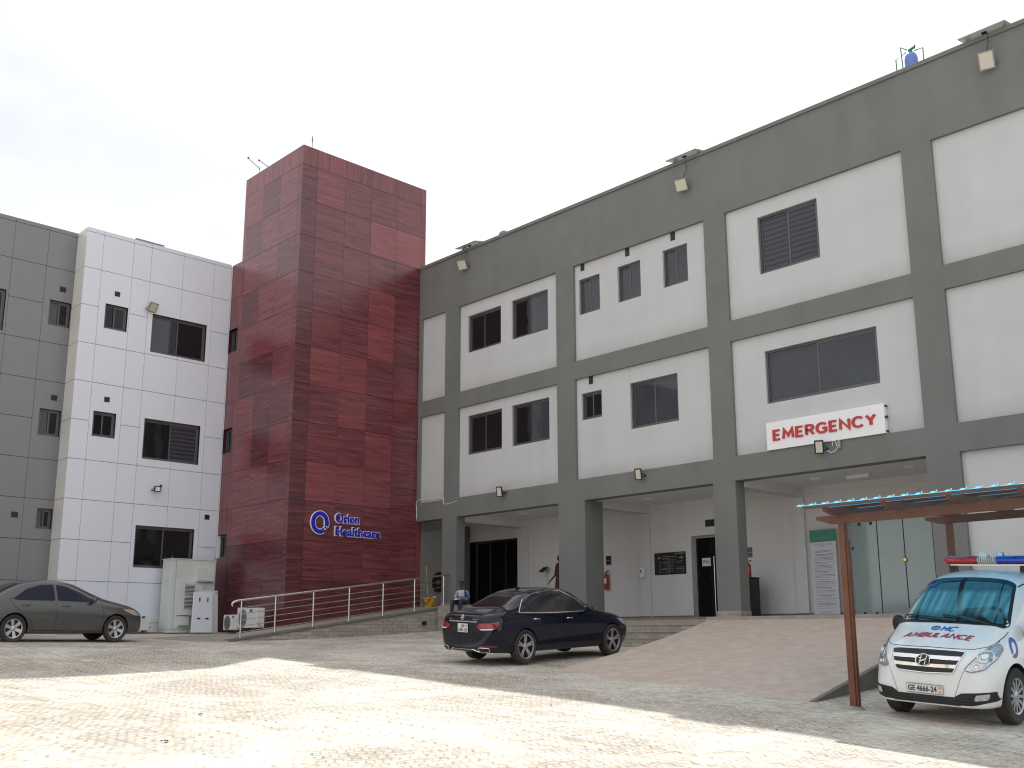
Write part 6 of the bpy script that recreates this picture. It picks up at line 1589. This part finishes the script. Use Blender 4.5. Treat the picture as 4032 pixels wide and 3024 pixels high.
# ------------------------------------------------------------------ people
def skin_mesh(name, chains, m, parent, root=0, sub_=2):
    """chains: lists of (x, y, z, rx[, ry]); points given twice share one vertex"""
    bm = bmesh.new(); keys = {}; rad = []
    for ch in chains:
        prev = None
        for p in ch:
            k = tuple(round(c, 4) for c in p[:3])
            if k not in keys: keys[k] = bm.verts.new(k); rad.append((p[3], p[4] if len(p) > 4 else p[3]))
            v = keys[k]
            if prev is not None and not bm.edges.get((prev, v)): bm.edges.new((prev, v))
            prev = v
    me = bpy.data.meshes.new(name); bm.verts.index_update(); bm.to_mesh(me); bm.free()
    o = bpy.data.objects.new(name, me); COL.objects.link(o)
    o.modifiers.new('skin', 'SKIN')
    if not me.skin_vertices: me.attributes
    for i, r in enumerate(rad):
        me.skin_vertices[0].data[i].radius = r
        me.skin_vertices[0].data[i].use_root = (i == root)
    md = o.modifiers.new('s', 'SUBSURF'); md.levels = md.render_levels = sub_
    dg = bpy.context.evaluated_depsgraph_get(); m2 = bpy.data.meshes.new_from_object(o.evaluated_get(dg))
    bpy.data.objects.remove(o); m2.name = name; m2.materials.clear(); m2.materials.append(m)
    for p in m2.polygons: p.use_smooth = True
    n = bpy.data.objects.new(name, m2); COL.objects.link(n); n.parent = parent
    return n
def ensure_skin():
    pass
def hand(wr, dirv, side, palm=.035):
    """five separate fingers from a wrist; dirv is the pointing direction"""
    W_ = Vector(wr); d = Vector(dirv).normalized(); up = Vector((0, 0, 1)); s = d.cross(up).normalized()*side
    n = s.cross(d)*side
    pc = W_ + d*.05; out = [[(*W_, .026, .020), (*pc, .036, .017)]]
    for k, L in enumerate((.070, .080, .075, .058)):
        b = pc + d*.030 + s*(-.027+.018*k); m_ = b + d*L*.5 - up*.006; e = b + d*L*.85 - up*.028
        out.append([(*pc, .036, .017), (*b, .0095), (*m_, .0085), (*e, .0075)])
    t0 = pc - s*.030 - d*.015; t1 = t0 - s*.022 + d*.028 - up*.008; out.append([(*pc, .036, .017), (*t0, .012), (*t1, .009), (*(t1 + d*.02), .008)])
    return out
def face_bits(parent, hx, hy, hz, look, skin, hair=True):
    """nose, ears, eyes, mouth and close cropped hair about the head centre; look: facing direction"""
    F_ = Vector(look).normalized(); S_ = F_.cross(Vector((0, 0, 1))).normalized(); c = Vector((hx, hy, hz)); U = Vector((0, 0, 1))
    mb = MB()
    a, b = c + F_*.088 + U*.025, c + F_*.112 - U*.022
    mb.cyl(a, b, .008, .016, 8); mb.cyl(b, b - F_*.03 - U*.004, .016, .010, 8)
    for s in (-1, 1):
        q = c + S_*s*.078 - U*.005
        mb.cyl(q - U*.025, q + U*.028, .010, .013, 8)
    mesh_obj('nose_and_ears', mb, skin, parent, smooth=True)
    mb = MB()
    for s in (-1, 1):
        q = c + F_*.083 + S_*s*.031 + U*.014; mb.lathe([(0, -.007), (.009, -.004), (.011, 0), (.009, .004), (0, .007)], (0, 0, 0), 'z', 8); n_ = 8*5
        mb.v[-n_:] = [tuple(Vector(v) + q) for v in mb.v[-n_:]]
    mesh_obj('eye', mb, M['ink'], parent, smooth=True)
    mb = MB(); q = c + F_*.086 - U*.047; mb.cyl(q - S_*.022, q + S_*.022, .007, n=6); mesh_obj('mouth', mb, M['maroon_c'], parent, smooth=True)
    mb = MB(); n = 16; m_ = 8; vs = []
    for i in range(m_+1):
        el = pi/2*(1 - i/m_*.95)
        for j in range(n):
            az = 2*pi*j/n; front = max(0, cos(az)); e2 = max(el, .45*front + .02) if i == m_ else max(el, .42*front)
            v = F_*cos(az)*cos(e2)*.098 + S_*sin(az)*cos(e2)*.086 + U*(sin(e2)*.098 + .022); vs.append(c - F_*.008 + v)
    mb.add(vs, [(i*n+j, i*n+(j+1) % n, (i+1)*n+(j+1) % n, (i+1)*n+j) for i in range(m_) for j in range(n)])
    mesh_obj('hair', mb, M['hair'], parent, smooth=True)

# man sitting on the edge of the raised floor
pm = thing('person', 'person in patterned blue and white shirt sitting by the column, holding a phone', 'person', (-26.78, 23.14, 2.50), (0, 0, radians(22)), scale=(1, 1, 1.02))
SH = .47
arm = lambda s: [(s*.10, -.045, SH, .055), (s*.175, -.04, SH-.01, .052), (s*.235, -.03, SH-.14, .045), (s*.265, -.06, SH-.27, .038), (s*.20, -.19, SH-.31, .033), (s*.12, -.30, SH-.32, .026)]
leg = lambda s: [(s*.09, 0.0, .09, .095), (s*.12, -.20, .105, .088), (s*.15, -.42, .10, .066), (s*.15, -.47, -.05, .058), (s*.15, -.49, -.32, .042), (s*.15, -.50, -.38, .040), (s*.155, -.62, -.41, .036)]
body_ch = [[(0, 0, .10, .13, .10), (0, -.01, .24, .13, .09), (0, -.03, .38, .145, .095), (0, -.045, SH, .11, .08), (0, -.05, .545, .052), (0, -.055, .60, .058, .062), (0, -.06, .66, .074, .088), (0, -.055, .725, .076, .092), (0, -.055, .78, .055, .066)]]
for s in (-1, 1):
    body_ch.append([(0, -.045, SH, .11, .08)] + arm(s)); body_ch += hand((s*.12, -.30, SH-.32), (-s*.75, -.45, .1), s)
    body_ch.append([(0, 0, .10, .13, .10)] + leg(s))
bd = skin_mesh('body', body_ch, M['skin'], pm)
face_bits(bd, 0, -.058, .695, (.15, -1, 0), M['skin'])
g = .014
shirt = [[(0, 0, .09, .155, .118), (0, -.01, .24, .15, .108), (0, -.03, .38, .163, .112), (0, -.045, SH, .125, .09), (0, -.048, .515, .065)]]
for s in (-1, 1): shirt.append([(0, -.045, SH, .125, .09)] + [(a, b, c, r+g) for a, b, c, r in arm(s)[:-1]])
sh = skin_mesh('shirt', shirt, M['shirt'], pm)
# pale yoke across the chest
bm = bmesh.new(); bm.from_mesh(sh.data); tr = BVHTree.FromBMesh(bm); bm.free()
class Q: pass
PP = Proj(tr)
PP.hit = lambda view, a, b, off=0.0: (lambda h: None if h[0] is None else h[0] + Vector((0, -off, 0)))(tr.ray_cast(Vector((a, -2, b)), Vector((0, 1, 0))))
mesh_obj('shirt_yoke', patch(PP, 'F', rounded([(-.12, .50), (-.05, .53), (.05, .53), (.12, .50), (.13, .34), (.08, .29), (-.08, .29), (-.13, .34)], .03), .006, .03), M['shirt_w'], sh, smooth=True)
tr_ = [[(0, 0, .10, .14, .112)]]
for s in (-1, 1): tr_.append([(0, 0, .10, .14, .112)] + [(a, b, c, r+g) for a, b, c, r in leg(s)[:-1]])
skin_mesh('trousers', tr_, M['jeans'], pm)
mb = MB()
for s in (-1, 1): mb.box(s*.15-.045, -.73, -.46, s*.15+.045, -.46, -.40)
mesh_obj('shoe', mb, M['black'], pm, bevel=.02)
ph_ = thing('phone', 'white phone held by the sitting person in patterned shirt', 'phone', (-26.78+.17, 23.14-.42, 2.69), (radians(25), 0, radians(22)))
mb = MB(); mb.box(-.075, -.038, 0, .075, .038, .008); mesh_obj('phone_case', mb, M['signwhite'], ph_, bevel=.004)

# person standing half hidden behind the wide column
ps = thing('person', 'person in dark maroon patterned clothes standing half hidden behind the wide column', 'person', (-25.18, 26.34, 2.50), (0, 0, radians(-8)), scale=(1, 1, 1.13))
H0 = 1.30
armL = [(-.11, 0, H0-.02, .05), (-.175, 0, H0-.03, .05), (-.225, .0, H0-.18, .042), (-.255, -.02, H0-.33, .036), (-.30, -.10, H0-.43, .030), (-.36, -.16, H0-.50, .024)]
armR = [(.11, 0, H0-.02, .05), (.175, 0, H0-.03, .05), (.215, .02, H0-.20, .042), (.23, .02, H0-.34, .036), (.225, -.06, H0-.50, .030), (.22, -.10, H0-.60, .024)]
lg2 = lambda s: [(s*.08, 0, .78, .09), (s*.095, -.01, .58, .075), (s*.10, -.01, .42, .058), (s*.10, .01, .22, .052), (s*.10, .02, .07, .036), (s*.105, -.10, .035, .034)]
bc = [[(0, 0, .84, .135, .10), (0, 0, .98, .12, .09), (0, 0, 1.14, .14, .095), (0, 0, H0-.02, .105, .075), (0, -.005, 1.345, .048), (0, -.01, 1.39, .055, .06), (0, -.015, 1.445, .070, .084), (0, -.012, 1.505, .072, .088), (0, -.01, 1.555, .05, .062)]]
for s, A_ in ((-1, armL), (1, armR)):
    bc.append([(0, 0, H0-.02, .105, .075)] + A_); bc.append([(0, 0, .84, .135, .10)] + lg2(s))
bc += hand(armL[-1][:3], (-.45, -.35, -.8), -1); bc += hand(armR[-1][:3], (0, -.2, -1), 1)
b2 = skin_mesh('body', bc, M['skin_d'], ps)
face_bits(b2, 0, -.012, 1.475, (-.2, -1, 0), M['skin_d'])
dr = [[(0, 0, .40, .26, .2), (0, 0, .62, .235, .18), (0, 0, .84, .205, .15), (0, 0, .98, .185, .13), (0, 0, 1.14, .185, .125), (0, 0, H0-.02, .12, .09), (0, -.003, 1.315, .06)]]
for A_ in (armL, armR): dr.append([(0, 0, H0-.02, .12, .09)] + [(a, b, c, r+.016) for a, b, c, r in A_[:4]])
skin_mesh('dress', dr, M['maroon_c'], ps)
mb = MB()
for s in (-1, 1): mb.box(s*.10-.045, -.16, 0, s*.10+.045, .09, .05)
mesh_obj('shoe', mb, M['black'], ps, bevel=.02)
# ------------------------------------------------------------------ camera, light, sky
cam = bpy.data.cameras.new('camera'); co = bpy.data.objects.new('camera', cam); COL.objects.link(co)
cam.sensor_fit = 'HORIZONTAL'; cam.sensor_width = 36; cam.lens = 36 * 3996.18 / 4032
cam.shift_y = 155.34 / 4032; cam.clip_end = 2000; cam.clip_start = 0.1
r_ = Vector((0.689414, 0.724364, -0.002365)); d_ = Vector((-0.149313, 0.138912, -0.978984)); f_ = Vector((-0.708812, 0.675278, 0.203925))
R = Matrix((r_, -d_, -f_)).transposed()
co.matrix_world = Matrix.Translation((0, 0, 1.5)) @ R.to_4x4()
S.camera = co

sun_dir = Vector((-0.52, 0.72, 1.0)).normalized()
sl = bpy.data.lights.new('sun', 'SUN'); so = bpy.data.objects.new('sun', sl); COL.objects.link(so)
sl.energy = 5.0; sl.angle = radians(0.6); sl.color = (1.0, 0.97, 0.925)
so.rotation_euler = (-sun_dir).to_track_quat('-Z', 'Y').to_euler()
W = bpy.data.worlds.new('World'); S.world = W; W.use_nodes = True
nt = W.node_tree; N = nt.nodes; L = nt.links
bg = N['Background']; 
sky = N.new('ShaderNodeTexSky'); sky.sky_type = 'NISHITA'; sky.sun_disc = False
sky.sun_elevation = math.asin(sun_dir.z); sky.sun_rotation = atan2(sun_dir.x, sun_dir.y)
sky.air_density = 1.4; sky.dust_density = 3.0; sky.ozone_density = 1.0; sky.altitude = 0
VEIL = 11.8; SKYLOC = (5, 0, 3)
# thin bright cloud veil over the whole sky
tc = N.new('ShaderNodeTexCoord'); mp = N.new('ShaderNodeMapping'); mp.inputs['Scale'].default_value = (1, 1, 2.2); mp.inputs['Location'].default_value = SKYLOC
L.new(tc.outputs['Generated'], mp.inputs['Vector'])
no = N.new('ShaderNodeTexNoise'); no.inputs['Scale'].default_value = 1.5; no.inputs['Detail'].default_value = 7; no.inputs['Roughness'].default_value = 0.55
L.new(mp.outputs['Vector'], no.inputs['Vector'])
mr = N.new('ShaderNodeMapRange'); mr.inputs['From Min'].default_value = 0.36; mr.inputs['From Max'].default_value = 0.52
mr.inputs['To Min'].default_value = 0.62; mr.inputs['To Max'].default_value = 0.93
L.new(no.outputs['Fac'], mr.inputs['Value'])
mx = N.new('ShaderNodeMix'); mx.data_type = 'RGBA'
L.new(mr.outputs['Result'], mx.inputs[0]); L.new(sky.outputs[0], mx.inputs[6]); mx.inputs[7].default_value = (VEIL*0.965, VEIL*0.985, VEIL, 1)
L.new(mx.outputs[2], bg.inputs['Color']); bg.inputs['Strength'].default_value = 0.10

S.view_settings.view_transform = 'Standard'; S.view_settings.look = 'None'; S.view_settings.exposure = 0; S.view_settings.gamma = 1
S.render.engine = 'CYCLES'
S.cycles.max_bounces = 6; S.cycles.diffuse_bounces = 4; S.cycles.glossy_bounces = 3; S.cycles.transmission_bounces = 4
S.cycles.use_denoising = True; S.cycles.filter_width = 1.15
S.render.film_transparent = False
bpy.context.view_layer.update()
